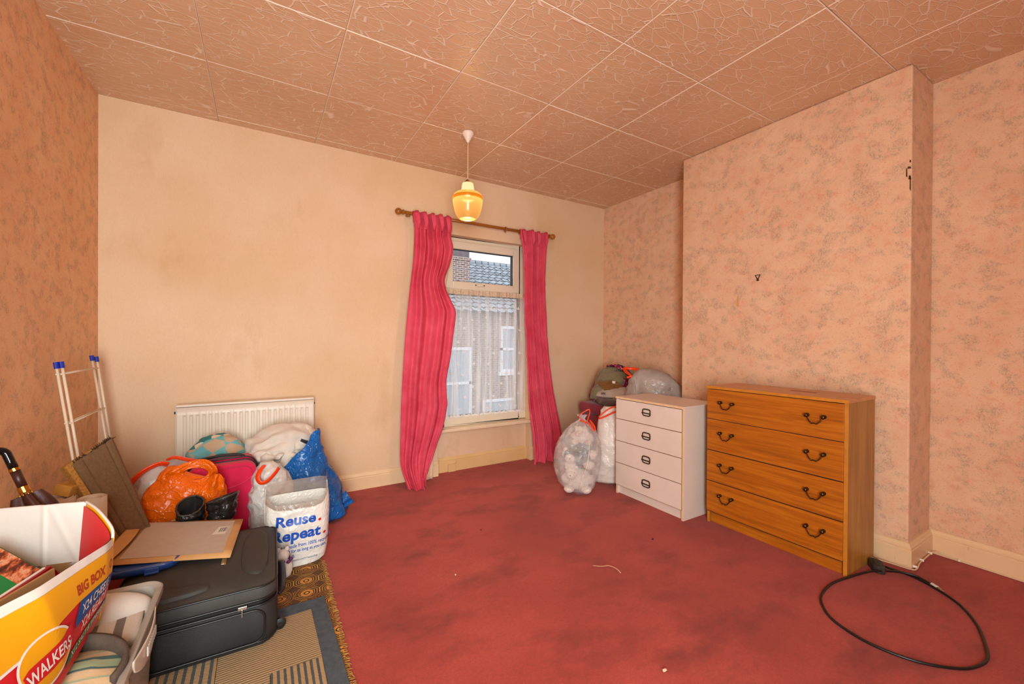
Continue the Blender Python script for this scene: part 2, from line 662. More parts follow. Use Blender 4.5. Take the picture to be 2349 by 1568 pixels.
# ceiling: joint plane with individual embossed tiles
ce = MB().box(XL - 0.2, XR + 0.2, YR - 0.2, YB + 0.3, ZC + 0.0075, ZC + 0.12).build('ceiling', M['slab'])
struct(ce, 'ceiling of square embossed tiles')
xs = [0.3435 + 0.598 * k for k in range(-3, 7)]
ys = [2.7435 + 0.628 * k for k in range(-7, 3)]
xs = [XL - 0.05] + [x for x in xs if XL + 0.02 < x < XR - 0.02] + [XR + 0.05]
ys = [YR - 0.05] + [y for y in ys if YR + 0.02 < y < YB - 0.02] + [YB + 0.05]
rt = random.Random(3)
tile_shared = {}
for i in range(len(xs) - 1):
    for j in range(len(ys) - 1):
        dz = rt.uniform(-0.0012, 0.0012)
        g = 0.0008
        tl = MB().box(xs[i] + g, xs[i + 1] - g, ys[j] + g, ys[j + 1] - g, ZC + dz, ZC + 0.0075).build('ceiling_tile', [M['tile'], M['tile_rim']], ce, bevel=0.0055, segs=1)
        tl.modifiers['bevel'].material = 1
        tl.rotation_euler = (0, 0, 0)


# skirting boards
SK = [(0.0, 0.0), (0.019, 0.0), (0.019, 0.094), (0.015, 0.098), (0.017, 0.103), (0.017, 0.109), (0.011, 0.116), (0.009, 0.124), (0.005, 0.130), (0.0, 0.131)]


def skirting(name, path, side, m, h=1.0, label=None):
    """path in plan; side=+1 puts the board to the left of the walking direction"""
    P = [Vector((p[0], p[1])) for p in path]
    n = len(P)
    nor = []
    for i in range(n - 1):
        d = (P[i + 1] - P[i]).normalized()
        nor.append(Vector((-d.y, d.x)) * side)
    mb = MB()
    vs = []
    for i in range(n):
        if i == 0: off = nor[0]
        elif i == n - 1: off = nor[-1]
        else:
            s = nor[i - 1] + nor[i]
            off = s / (s.length_squared / 2.0)
        for d, z in SK:
            q = P[i] + off * d
            vs.append((q.x, q.y, z * h))
    k = len(SK)
    fs = []
    for i in range(n - 1):
        for a in range(k):
            b = (a + 1) % k
            fs.append((i * k + a, i * k + b, (i + 1) * k + b, (i + 1) * k + a))
    fs.append(tuple(range(k))); fs.append(tuple((n - 1) * k + a for a in range(k)))
    mb.add(vs, fs)
    return struct(mb.build(name, m), label)


skirting('baseboard_left', [(XL, YR), (XL, YB)], -1, M['skirt'], label='skirting of the left wall')
skirting('baseboard_back', [(XL + 0.02, YB), (OX0, YB)], -1, M['skirt'], label='skirting under the radiator wall')
skirting('baseboard_window', [(OX0 + 0.001, YB + 0.07), (OX1 - 0.001, YB + 0.07)], -1, M['skirt_worn'], label='chipped skirting in the recess under the window')
skirting('baseboard_corner', [(OX1, YB), (XR, YB), (XR, YC1), (XC, YC1)], -1, M['skirt'], label='skirting of the far alcove')
skirting('baseboard_right', [(XC, YC1 + 0.02), (XC, YC2), (XR, YC2), (XR, YR)], -1, M['skirt'], label='skirting round the chimney breast and near alcove')

# window
wf = MB()
FY0, FY1 = YB + 0.075, YB + 0.135
def frame_rect(mb, x0, x1, z0, z1, w, y0, y1):
    mb.box(x0, x0 + w, y0, y1, z0, z1); mb.box(x1 - w, x1, y0, y1, z0, z1)
    mb.box(x0 + w, x1 - w, y0, y1, z0, z0 + w); mb.box(x0 + w, x1 - w, y0, y1, z1 - w, z1)
frame_rect(wf, OX0, OX1, OZ0 + 0.012, OZ1, 0.082, FY0, FY1)
wf.box(OX0 + 0.08, OX1 - 0.08, FY0, FY1, 1.622, 1.685)
win = struct(wf.build('window_1', M['upvc'], bevel=0.006), 'white plastic sash window with a small top opening light')
sa = MB(); frame_rect(sa, 1.428, 2.212, 1.672, 2.105, 0.068, FY0 - 0.014, FY1 - 0.02)
sash = sa.build('opening_sash', M['upvc'], win, bevel=0.008)
gk = MB(); frame_rect(gk, 1.490, 2.150, 1.734, 2.043, 0.010, FY0 + 0.004, FY1 - 0.015); 
gk.build('gasket', M['gasket'], win)
gk2 = MB(); frame_rect(gk2, 1.412, 2.228, 0.488, 1.626, 0.012, FY0 + 0.006, FY1 - 0.015)
gk2.build('gasket', M['gasket'], win)
MB().box(1.496, 2.144, FY0 + 0.022, FY0 + 0.028, 1.74, 2.038).build('pane', M['glass'], win)
MB().box(1.42, 2.222, FY0 + 0.024, FY0 + 0.030, 0.495, 1.62).build('pane', M['glass'], win)
hd = MB(); hd.box(1.72, 1.81, FY0 - 0.03, FY0 - 0.014, 1.700, 1.722); hd.box(1.735, 1.795, FY0 - 0.045, FY0 - 0.03, 1.704, 1.716)
hnd = hd.build('window_handle', simple('handle_white', '#EADCC8', 0.3, var=0), win, bevel=0.003)
hs = MB()
for x in (1.722, 1.808): hs.lathe([(0.006, 0), (0.006, 0.004)], 10, M=Matrix.Translation((x, FY0 - 0.030, 1.713)) @ Matrix.Rotation(PI / 2, 4, 'X'))
hs.build('screw', M['gasket'], hnd)
sl = MB().box(OX0 + 0.001, OX1 - 0.001, YB - 0.035, YB + 0.14, OZ0 - 0.022, OZ0 + 0.004)
struct(sl.build('trim_2', M['sillpaint'], bevel=0.006), 'cream painted window sill')
rv = MB()
# phone socket on the recess skirting
sock = thing('socket_box', 'small square painted socket box on the skirting under the window', 'socket', (1.485, YB + 0.051, 0.001))
MB().box(-0.036, 0.036, -0.022, 0.0, 0.0, 0.068).build('cover', M['skirt_worn'], sock, bevel=0.004)

# ------------------------------------------------------------------ outside, seen through the window
def brick_far():
    t = NT('far_brickwork')
    b = t.new('ShaderNodeTexBrick')
    b.inputs['Color1'].default_value = col('#8E7A74'); b.inputs['Color2'].default_value = col('#A08A82'); b.inputs['Mortar'].default_value = col('#B8AEA6')
    b.inputs['Scale'].default_value = 1.0
    b.inputs['Brick Width'].default_value = 0.23; b.inputs['Row Height'].default_value = 0.078; b.inputs['Mortar Size'].default_value = 0.010
    t.link(t.mapping(rot=(PI / 2, 0, 0)), b.inputs['Vector'])
    t.base(b.outputs['Color']); t.rough(0.9)
    return t.m
def stack_brick():
    t = NT('weathered_stack_brick')
    b = t.new('ShaderNodeTexBrick')
    b.inputs['Color1'].default_value = col('#7E5546'); b.inputs['Color2'].default_value = col('#5C4444'); b.inputs['Mortar'].default_value = col('#C6BCB2')
    b.inputs['Scale'].default_value = 1.0
    b.inputs['Brick Width'].default_value = 0.24; b.inputs['Row Height'].default_value = 0.08; b.inputs['Mortar Size'].default_value = 0.014
    t.link(t.mapping(rot=(PI / 2, 0, 0)), b.inputs['Vector'])
    n = t.noise(9, 4)
    t.base(t.mix(t.ramp(n.outputs['Fac'], [(0.45, 0.0), (0.65, 0.5)]), b.outputs['Color'], '#B59A92')); t.rough(0.9)
    return t.m
HY = 13.0
house = thing('terraced_house', 'brick terraced house across the street with grey tiled roof, behind the net curtain', 'house', (7.0, HY, -3.2))
MB().box(-7, 9, 0, 6.0, 0, 5.45).build('wall', brick_far(), house)
rt_n = NT('grey_concrete_roof_tile')
rb_ = rt_n.new('ShaderNodeTexBrick'); rb_.inputs['Scale'].default_value = 1.0
rb_.inputs['Color1'].default_value = col('#A9B4BC'); rb_.inputs['Color2'].default_value = col('#8E9BA6'); rb_.inputs['Mortar'].default_value = col('#3E464E')
rb_.inputs['Brick Width'].default_value = 0.33; rb_.inputs['Row Height'].default_value = 0.31; rb_.inputs['Mortar Size'].default_value = 0.035; rb_.inputs['Mortar Smooth'].default_value = 0.6
rt_n.link(rt_n.mapping(loc=(0, 0.25, 0)), rb_.inputs['Vector'])
rt_n.base(rb_.outputs['Color']); rt_n.rough(0.6)
rt_m = rt_n.m
rw = MB()
nrow = 15
for r in range(nrow):
    y0 = -0.25 + r * 0.31; z0 = 5.35 + r * 0.172
    nx = 150
    base = len(rw.v)
    vs = []; fs = []
    for k in range(nx + 1):
        x = -7 + 16.0 * k / nx
        h = 0.045 if (k % 3 == 1) else (0.030 if k % 3 == 2 else 0.0)
        vs += [(x, y0, z0 + h + 0.02), (x, y0 + 0.33, z0 + 0.183 + h), (x, y0, z0 - 0.02)]
    for k in range(nx):
        a = k * 3; b = a + 3
        fs += [(a, b, b + 1, a + 1), (a + 2, b + 2, b, a)]
    rw.add(vs, fs)
ro = rw.build('roof_tile_rows', rt_m, house); ro['kind'] = 'stuff'
MB().tube([(-7, 4.45, 8.0), (9, 4.45, 8.0)], 0.12, 8).build('ridge', rt_m, house)
whitewin = simple('far_window_white', '#E4E8EC', 0.4, var=0)
darkpane = simple('far_window_pane', '#A7B4BE', 0.15, var=0.1, vscale=2)
for (x0, x1, z0, z1) in ((-1.95, -0.78, 1.70, 4.15), (0.35, 1.35, 3.25, 4.9), (-0.35, 1.9, -0.0, 2.3), (-4.2, -2.9, 2.6, 4.4), (2.6, 3.8, 3.2, 4.9)):
    f = MB(); frame_rect(f, x0, x1, z0, z1, 0.10, -0.06, 0.02)
    f.box(x0, x1, -0.06, 0.02, (z0 + z1) / 2 - 0.045, (z0 + z1) / 2 + 0.045)
    f.box(x0 - 0.08, x1 + 0.08, -0.12, 0.02, z0 - 0.12, z0)
    wo = f.build('window', whitewin, house)
    MB().box(x0 + 0.1, x1 - 0.1, -0.02, -0.01, z0 + 0.1, z1 - 0.1).build('pane', darkpane, wo)
SKX, SKY, SKZ = 6.55 - 7.0, 15.6 - HY, 2.6 + 3.2
stack = MB().box(SKX - 0.95, SKX + 0.62, SKY - 0.4, SKY + 0.5, SKZ, SKZ + 1.85).build('chimney_stack', stack_brick(), house)
MB().box(SKX - 1.0, SKX + 0.67, SKY - 0.45, SKY + 0.55, SKZ + 1.78, SKZ + 1.90).build('course', stack_brick(), stack)
MB().box(SKX - 0.95, SKX + 0.61, SKY - 0.4, SKY + 0.5, SKZ + 1.90, SKZ + 2.15).build('top', simple('stack_flaunching', '#6E6266', 0.9, var=0.2, vscale=8), stack)
wm = simple('grey_phone_wire', '#6C727A', 0.6, var=0)
MB().tube(spline([(-5, -2.0, 7.63), (0.2, -1.4, 7.40), (6, -1.0, 7.22)], 14), 0.012, 5).build('overhead_wire', wm, house)
MB().tube(spline([(-5, -2.0, 6.56), (0.2, -1.4, 6.48), (6, -1.0, 6.30)], 14), 0.010, 5).build('overhead_wire', wm, house)
struct(MB().box(-8, 22, 3.9, 30, -3.3, -3.2).build('street', simple('wet_road', '#8C9096', 0.6)), 'street outside')

# ------------------------------------------------------------------ pendant lamp
pen = thing('pendant_lamp', 'lit amber glass pendant lamp hanging from the ceiling before the window', 'lamp', (LAMP[0], LAMP[1], 0))
wp = simple('lamp_white_plastic', '#EBD8C4', 0.35, var=0)
smooth_angle(MB().lathe([(0.041, 2.679), (0.042, 2.668), (0.037, 2.660), (0.012, 2.618), (0.006, 2.608)], 24).build('ceiling_rose', wp, pen), 35)
MB().tube([(0, 0, 2.61), (0, 0, 2.345)], 0.0035, 8).build('cord', simple('lamp_flex', '#D9B78C', 0.5, var=0), pen)
br = simple('lamp_brass', '#B07A38', 0.3, 0.9, var=0.05)
cr_ = MB()
cr_.tube([(-0.026, 0, 2.318), (-0.012, 0, 2.338), (0, 0, 2.346), (0.012, 0, 2.338), (0.026, 0, 2.318)], 0.0035, 8)
cr_.tube([(0, -0.026, 2.318), (0, -0.012, 2.338), (0, 0, 2.346), (0, 0.012, 2.338), (0, 0.026, 2.318)], 0.0035, 8)
cr_.lathe([(0.030, 2.314), (0.030, 2.320), (0.010, 2.322)], 20)
cr_.build('gallery', br, pen)


def lamp_glass(name, tint, emit, es, pas):
    t = NT(name)
    t.base(tint); t.rough(0.18)
    t.b.inputs['Emission Color'].default_value = col(emit)
    # hot spot: nearer the bulb the lit glass is brighter
    z = t.xyz()[2]
    f = t.ramp(t.math('SUBTRACT', z, 2.0), [(0.05, 0.55), (0.14, 0.85), (0.19, 1.25), (0.24, 0.9)])
    t.link(t.math('MULTIPLY', f, es), t.b.inputs['Emission Strength'])
    t.see_through(pas, (1.0, 0.80, 0.52))
    return t.m


neck = MB().lathe([(0.030, 2.318), (0.037, 2.316), (0.040, 2.306), (0.046, 2.262), (0.046, 2.256)], 32, cap0=False, cap1=False)
smooth_angle(neck.build('shade_neck', lamp_glass('opal_white_glass', (0.04, 0.034, 0.022), '#FFE2A4', 1.25, 0.05), pen, solid=0.002), 60)
prof = [(0.046, 2.257), (0.060, 2.254), (0.082, 2.246), (0.097, 2.234), (0.104, 2.218), (0.1055, 2.205), (0.105, 2.190), (0.101, 2.160), (0.094, 2.128), (0.084, 2.098), (0.073, 2.078), (0.064, 2.068), (0.056, 2.063)]
sh = MB().lathe(prof, 48, cap0=False, cap1=False).build('shade', lamp_glass('amber_glass', (0.022, 0.010, 0.003), '#FFB45C', 1.2, 0.22), pen, smooth=True, solid=0.003)
MB().lathe([(0.1065, 2.198), (0.108, 2.203), (0.108, 2.216), (0.1055, 2.221)], 48, cap0=False, cap1=False).build('shade_band', lamp_glass('deep_amber_glass', (0.02, 0.008, 0.002), '#F08410', 0.85, 0.1), sh, smooth=True, solid=0.002)
bl = NT('lit_bulb'); bl.base('#FFE9C0'); bl.b.inputs['Emission Color'].default_value = (1, 0.75, 0.42, 1); bl.b.inputs['Emission Strength'].default_value = 4.0
bulb = MB().lathe([(0.010, 2.30), (0.012, 2.262), (0.020, 2.246), (0.022, 2.236), (0.012, 2.230), (0.0, 2.229)], 20).build('bulb', bl.m, pen, smooth=True)

# ------------------------------------------------------------------ curtain rail
wood = NT('varnished_rail_wood')
g = wood.noise(9, 5, 0.6, vec=wood.mapping((0.25, 3, 3)))
wood.base(wood.ramp(g.outputs['Fac'], [(0.3, '#8A4E12'), (0.7, '#AE6C22')])); wood.rough(0.35)
M['rail'] = wood.m
RY = YB - 0.075
rail = thing('curtain_rail', 'varnished wooden curtain pole with ball ends above the window', 'curtain pole', (0, RY, 0))
rz = 2.249
MB().tube([(0.99, 0, rz), (2.49, 0, rz)], 0.0135, 14).build('pole', M['rail'], rail, smooth=True)
for sx, x in ((-1, 0.99), (1, 2.49)):
    Mx = Matrix.Translation((x, 0, rz)) @ Matrix.Rotation(sx * PI / 2, 4, 'Y')
    smooth_angle(MB().lathe([(0.0135, -0.012), (0.020, -0.010), (0.020, 0.0), (0.015, 0.003), (0.015, 0.010), (0.021, 0.016), (0.0265, 0.028), (0.027, 0.038), (0.021, 0.052), (0.010, 0.060), (0, 0.061)], 20, M=Mx).build('finial', M['rail'], rail), 50)
for x in (1.045, 2.455):
    MB().bar((x, 0.075, rz - 0.005), (x, 0.0, rz - 0.02), 0.02, 0.02).build('bracket', M['rail'], rail, bevel=0.003)
for x in (1.085, 1.13, 1.19, 1.25, 1.31, 1.365, 1.97, 2.13, 2.19, 2.25, 2.32, 2.39, 2.425):
    pts = [(x, 0.021 * math.cos(a), rz - 0.004 + 0.021 * math.sin(a)) for a in [2 * PI * k / 16 for k in range(16)]]
    rg = MB().tube(pts, 0.0045, 8, closed=True)
    rg.tube([(x, 0, rz - 0.026), (x, 0, rz - 0.038)], 0.002, 6)
    rg.build('ring', M['rail'], rail, smooth=True)


# ------------------------------------------------------------------ curtains
def cloth_mat(name, c1, c2, weave=260, sheen=0.3, rough=0.85, hue=None):
    t = NT(name)
    n = t.noise(7, 4, 0.6)
    c = t.ramp(n.outputs['Fac'], [(0.3, c1), (0.7, c2)])
    f = t.noise(weave, 2)
    c = t.mix(t.math('MULTIPLY', f.outputs['Fac'], 0.16), c, '#301018' if hue is None else hue)
    t.base(c); t.rough(rough); t.b.inputs['Sheen Weight'].default_value = sheen
    t.b.inputs['Specular IOR Level'].default_value = 0.2
    t.bump(f.outputs['Fac'], 0.12, 0.002)
    return t.m


M['curtain'] = cloth_mat('rose_pink_velvet', '#D24056', '#E65A70', sheen=0.0)
M['lining'] = cloth_mat('cream_curtain_lining', '#E0BC94', '#E8C8A4', hue='#B08A60')


def curtain(name, label, tabL, tabR, pleats, seed, flare, yb):
    t = thing(name, label, 'curtain', (0, RY, 0))
    tabL = sorted(tabL); tabR = sorted(tabR)
    rnd = random.Random(seed)
    ph = [rnd.uniform(0, 6.28) for _ in range(6)]

    def surf(u, v, dy=0.0):
        z = 0.004 + (2.232 - 0.004) * v
        xl = smooth_table(tabL, z)[0]; xr = smooth_table(tabR, z)[0]
        top = max(0.0, (z - 2.13) / 0.10)
        # folds: pleats grow softer and drift on their way down
        k = pleats
        w = u + 0.035 * math.sin(2.1 * v * PI + ph[0]) * math.sin(PI * u) + 0.02 * math.sin(5 * v + 7 * u + ph[1]) * math.sin(PI * u)
        a = 2 * PI * k * w
        a2 = a + 0.75 * math.sin(a + 0.4)
        s = math.sin(a2) + 0.15 * math.sin(2 * a + ph[2] + 2 * v) + 0.45 * math.sin(a * 0.5 + ph[3] + 1.5 * v)
        amp = 0.040 * (0.75 + 0.25 * math.sin(3 * v + ph[4])) * (1.0 - 0.35 * min(1, top))
        y = -0.052 - amp * s
        x = xl + (xr - xl) * (w * 0.25 + u * 0.75) + 0.004 * math.cos(a) * math.sin(PI * u)
        y += 0.010 * nz((x, v * 2.0, seed), 6.0, seed) * (1 - v) + 0.004 * nz((x, z, seed), 22.0, seed)
        y += yb(u, z)
        zz = z
        if z < 0.25:
            y += flare * (1 - z / 0.25) ** 1.6 * (0.4 + 0.6 * math.sin(PI * min(1, u * 1.1)))
            y += 0.02 * math.sin(23 * u + 14 * z + seed) * (1 - z / 0.25)
        return Vector((x, y + dy, zz))
    nu, nv = 110, 120
    body = MB().grid(lambda u, v: surf(u, v), nu, nv).build('cloth', M['curtain'], t, smooth=True)
    # pinch pleat heading: narrow gathered tucks standing forward of the tape
    hd = MB()
    n = int(pleats) + 1
    for i in range(n):
        u = (i + 0.35) / n
        b = surf(u, 1.0); q = surf(u, 0.955)
        for d in (-0.011, 0.0, 0.011):
            hd.tube([b + Vector((d * 0.6, -0.012, 0.022)), b + Vector((d, -0.022, -0.012)), q + Vector((d * 0.7, -0.022, 0.03)), q + Vector((d * 0.3, -0.012, -0.02))], [0.007, 0.010, 0.009, 0.004], 8)
    hd.build('pinch_pleat', M['curtain'], body, smooth=True)
    tp = MB().grid(lambda u, v: surf(u, 0.97 + 0.03 * v, 0.010) + Vector((0, 0, 0.025 * v)), 60, 4)
    tp.build('heading_tape', M['curtain'], body, smooth=True, solid=0.003)
    return t, surf


LLt = [(2.241, 1.063), (2.098, 1.075), (1.844, 1.065), (1.626, 1.04), (1.337, 1.012), (1.122, 0.995), (0.837, 0.979), (0.588, 0.969), (0.339, 0.963), (0.16, 0.967), (0.0, 1.005)]
LRt = [(2.257, 1.395), (2.163, 1.404), (2.086, 1.395), (1.976, 1.419), (1.84, 1.393), (1.723, 1.353), (1.648, 1.362), (1.538, 1.407), (1.444, 1.446), (1.272, 1.429), (1.044, 1.398), (0.856, 1.366), (0.723, 1.367), (0.628, 1.372), (0.424, 1.328), (0.335, 1.293), (0.189, 1.235), (0.0, 1.165)]
def ybL(u, z):
    d = 0.0
    if 1.45 < z < 2.0: d += 0.03 * math.sin(PI * (z - 1.45) / 0.55) * max(0, u - 0.7) / 0.3
    return d
cl_t, cl_s = curtain('curtain', 'rose pink velvet curtain left of the window, trailing on the carpet', LLt, LRt, 4.6, 3, -0.16, ybL)
# cream lining showing past the leading edge
def lin(u, v):
    z = 0.006 + 2.16 * v
    xr = smooth_table(sorted(LRt), z)[0]
    ex = 0.0
    if 1.55 < z < 1.90: ex = 0.062 * math.sin(PI * (z - 1.55) / 0.35)
    if z < 0.42: ex = 0.055 * min(1, (0.42 - z) / 0.25)
    if z < 0.2: ex += (1.245 - 1.235) * 0 + max(0, smooth_table(sorted(LRt), 0.2)[0] - xr) * 0.75
    x0 = 1.10
    x1 = xr - 0.015 + ex
    return Vector((x0 + (x1 - x0) * u, 0.056 + 0.006 * math.sin(16 * u + 2 * v) - (0.05 * (1 - z / 0.3) if z < 0.3 else 0), z))
MB().grid(lin, 30, 60).build('lining', M['lining'], cl_t, smooth=True, solid=0.002)['label'] = 'cream curtain lining'
RLt = [(2.222, 2.108), (2.038, 2.137), (1.787, 2.149), (1.536, 2.151), (1.115, 2.179), (0.692, 2.197), (0.434, 2.229), (0.218, 2.261), (0.089, 2.267), (0.0, 2.25)]
RRt = [(2.223, 2.43), (2.091, 2.41), (1.807, 2.396), (1.461, 2.409), (1.113, 2.438), (0.762, 2.489), (0.493, 2.546), (0.312, 2.592), (0.175, 2.615), (0.0, 2.615)]
cr_t, cr_s = curtain('curtain', 'rose pink velvet curtain right of the window, beside the clear sack', RLt, RRt, 3.6, 11, -0.02, lambda u, z: 0.0)

# ------------------------------------------------------------------ net curtain
def lace_mat():
    t = NT('white_lace_net')
    t.base('#F2E8DC'); t.rough(0.8)
    t.b.inputs['Specular IOR Level'].default_value = 0.1
    t.b.inputs['Transmission Weight'].default_value = 0.0
    w = t.noise(1.0, 3, 0.6, vec=t.mapping((26, 1, 0.9)))
    f = t.ramp(w.outputs['Fac'], [(0.34, 0.76), (0.48, 0.56), (0.57, 0.28), (0.66, 0.16)])
    tr = t.new('ShaderNodeBsdfTranslucent'); tr.inputs['Color'].default_value = (0.95, 0.93, 0.90, 1)
    mx = t.new('ShaderNodeMixShader'); mx.inputs[0].default_value = 0.72
    t.link(t.b.outputs[0], mx.inputs[1]); t.link(tr.outputs[0], mx.inputs[2])
    tp_ = t.new('ShaderNodeBsdfTransparent')
    m2 = t.new('ShaderNodeMixShader'); t.link(f, m2.inputs[0])
    t.link(mx.outputs[0], m2.inputs[1]); t.link(tp_.outputs[0], m2.inputs[2])
    t.link(m2.outputs[0], t.out.inputs['Surface'])
    return t.m
net = thing('net_curtain', 'white leaf patterned lace net curtain across the lower window', 'net curtain', (0, YB + 0.036, 0))
NX0, NX1, NZ0, NZ1 = 1.372, 2.268, 0.500, 1.652
def net_s(u, v, off=0.0):
    z = NZ0 + (NZ1 - NZ0) * v
    w = u + 0.012 * math.sin(9 * v + 20 * u)
    a = 2 * PI * 9 * w
    y = 0.011 * math.sin(a + 0.8 * math.sin(3 * v)) + 0.005 * math.sin(2.3 * a + 4 * v) + 0.003 * math.sin(5 * v + 3 * u)
    if v < 0.02: z -= 0.008 * abs(math.sin(PI * 26 * u))
    x = NX0 + (NX1 - NX0) * u + 0.006 * math.cos(a)
    return Vector((x, y + off, z))
MB().grid(lambda u, v: net_s(u, v), 170, 50).build('mesh_fabric', lace_mat(), net, smooth=True)
lf_n = NT('lace_leaf_thread'); lf_n.base('#F8F2EA'); lf_n.rough(0.85)
lf_tr = lf_n.new('ShaderNodeBsdfTranslucent'); lf_tr.inputs['Color'].default_value = (0.95, 0.94, 0.92, 1)
lf_mx = lf_n.new('ShaderNodeMixShader'); lf_mx.inputs[0].default_value = 0.5
lf_n.link(lf_n.b.outputs[0], lf_mx.inputs[1]); lf_n.link(lf_tr.outputs[0], lf_mx.inputs[2]); lf_tp = lf_n.new('ShaderNodeBsdfTransparent'); lf_m2 = lf_n.new('ShaderNodeMixShader'); lf_m2.inputs[0].default_value = 0.12
lf_n.link(lf_mx.outputs[0], lf_m2.inputs[1]); lf_n.link(lf_tp.outputs[0], lf_m2.inputs[2]); lf_n.link(lf_m2.outputs[0], lf_n.out.inputs['Surface'])
lf_m = lf_n.m
lfm = MB(); rl = random.Random(21)
def leaf(mb, u, v, L, W, ang):
    du = (NX1 - NX0); dv = (NZ1 - NZ0)
    pts = []
    for k in range(10):
        s = k / 9.0
        pts.append((s, math.sin(PI * s) ** 0.8 * W))
    ring = [(p[0] * L, p[1]) for p in pts] + [(p[0] * L, -p[1]) for p in reversed(pts[1:-1])]
    vs = []
    for a, b in ring:
        xx = a * math.cos(ang) - b * math.sin(ang); zz = a * math.sin(ang) + b * math.cos(ang)
        uu = min(0.995, max(0.005, u + xx / du)); vv = min(0.99, max(0.01, v + zz / dv))
        vs.append(net_s(uu, vv, -0.003))
    mb.add(vs, [tuple(range(len(vs)))])
for r in range(11):
    for c in range(6):
        u = (c + (0.5 if r % 2 else 0.15) + rl.uniform(-0.1, 0.1)) / 6.0
        v = (r + 0.5 + rl.uniform(-0.15, 0.15)) / 11.0
        if not 0.03 < u < 0.96 or v > 0.93: continue
        base = rl.uniform(0.9, 2.2)
        for (da, L, W) in ((0, 0.032, 0.0052), (0.75, 0.026, 0.0042), (-0.75, 0.026, 0.0042)):
            leaf(lfm, u, v, L, W, base + da)
        if (r + c) % 2: leaf(lfm, u + 0.01, v - 0.03, 0.024, 0.004, base + 2.0)
lo = lfm.build('leaf_sprigs', lf_m, net); lo['kind'] = 'stuff'
hem = MB()
hem.grid(lambda u, v: net_s(u, 0.0, -0.002) + Vector((0, -0.004 * math.sin(70 * u), -0.004 + 0.018 * v)), 200, 4)
hem.build('scalloped_hem', lf_m, net, smooth=True)
hb = MB(); hb.grid(lambda u, v: net_s(u, 1.0, -0.004) + Vector((0, 0.003 * math.sin(150 * u), -0.035 + 0.045 * v)), 200, 5)
hbm = NT('gathered_net_heading'); hbm.base('#E2C6A8'); hbm.rough(0.85); hbm.see_through(hbm.ramp(hbm.noise(90, 3).outputs['Fac'], [(0.4, 0.15), (0.65, 0.55)]))
hb.build('gathered_heading', hbm.m, net, smooth=True)

# ------------------------------------------------------------------ radiator
rad = thing('radiator', 'white ribbed panel radiator on the wall behind the bags', 'radiator', (0, 0, 0))
rwm = simple('radiator_enamel', '#E4D6C4', 0.38, var=0.03, vscale=4)
x0, x1, z0, z1, yf = -0.466, 0.330, 0.165, 0.752, YB - 0.080
pb = MB()
nrib = 22
pitch = (x1 - x0 - 0.05) / nrib
def radprof(x):
    q = ((x - x0 - 0.025) / pitch) % 1.0
    if x < x0 + 0.025 or x > x1 - 0.025: return 0.0
    return 0.009 * max(0.0, min(1.0, (0.5 - abs(q - 0.5)) * 5.0 - 1.0))
NXR = nrib * 8 + 2
def rp(u, v):
    x = x0 + (x1 - x0) * u
    zz = [z0, z0 + 0.05, z0 + 0.062, z1 - 0.062, z1 - 0.05, z1][min(5, int(round(v * 5)))]
    d = radprof(x) if int(round(v * 5)) in (2, 3) else 0.0
    return Vector((x, yf + d, zz))
pb.grid(rp, NXR, 6)
smooth_angle(pb.build('front_panel', rwm, rad, solid=0.002), 30)
for a_, b_x in ((x0 - 0.004, x0), (x1, x1 + 0.004)): MB().box(a_, b_x, yf - 0.001, yf + 0.06, z0, z1 + 0.012).build('side_panel', rwm, rad, bevel=0.0015)
tg = MB(); tg.box(x0 - 0.004, x1 + 0.004, yf - 0.003, yf + 0.062, z1 + 0.002, z1 + 0.018)
tg.build('top_grille', rwm, rad, bevel=0.004)
cb = MB(); cb.box(x0 + 0.02, x1 - 0.02, yf + 0.045, yf + 0.055, z0, z1)
cb.build('back_panel', rwm, rad)
for x in (x0 + 0.12, x1 - 0.12): MB().box(x, x + 0.03, yf + 0.055, YB - 0.002, z0 + 0.05, z1 - 0.05).build('bracket', rwm, rad)
bv = MB(); bv.lathe([(0.007, 0), (0.007, 0.008), (0.004, 0.010)], 10, M=Matrix.Translation((x1 + 0.003, yf + 0.03, z1 - 0.03)) @ Matrix.Rotation(PI / 2, 4, 'Y'))
bv.build('bleed_valve', M['gasket'], rad); bv = MB()
bv.lathe([(0.008, 0), (0.008, 0.012)], 10, M=Matrix.Translation((x0 - 0.003, yf + 0.03, z1 - 0.035)) @ Matrix.Rotation(-PI / 2, 4, 'Y'))
bv.build('bleed_valve', M['gasket'], rad)
pv = MB(); pv.tube([(x1 - 0.02, yf + 0.03, z0 + 0.02), (x1 + 0.02, yf + 0.03, z0 + 0.02), (x1 + 0.02, yf + 0.03, 0.002)], 0.008, 8)
pv.build('pipe', rwm, rad)


# ------------------------------------------------------------------ white chest of drawers
wl = NT('white_melamine'); wl.base(wl.ramp(wl.noise(4, 4).outputs['Fac'], [(0.3, '#DACABC'), (0.7, '#E2D2C6')])); wl.rough(0.42)
edge_m = simple('melamine_edge_strip', '#E2BE94', 0.5, var=0.06, vscale=20)
seam_m = simple('worn_drawer_edge', '#9C7038', 0.6, var=0.15, vscale=30)
bronze = simple('antique_bronze', '#4A3218', 0.35, 0.85, var=0.25, vscale=60)
W = thing('white_chest_of_drawers', 'small white four drawer chest with bronze campaign handles, beside the oak chest', 'chest of drawers', (2.399, 1.762, 0))
WW, WD, WH = 0.612, 0.395, 0.762
c_ = MB()
for a_, b_x in ((0.0, 0.016), (WW - 0.016, WW)): MB().box(0.008, WD, a_, b_x, 0, WH - 0.016).build('side_panel', wl.m, W, bevel=0.001)
c_.box(WD - 0.008, WD, 0.016, WW - 0.016, 0.0, WH - 0.016)
c_.build('back_panel', wl.m, W, bevel=0.001)
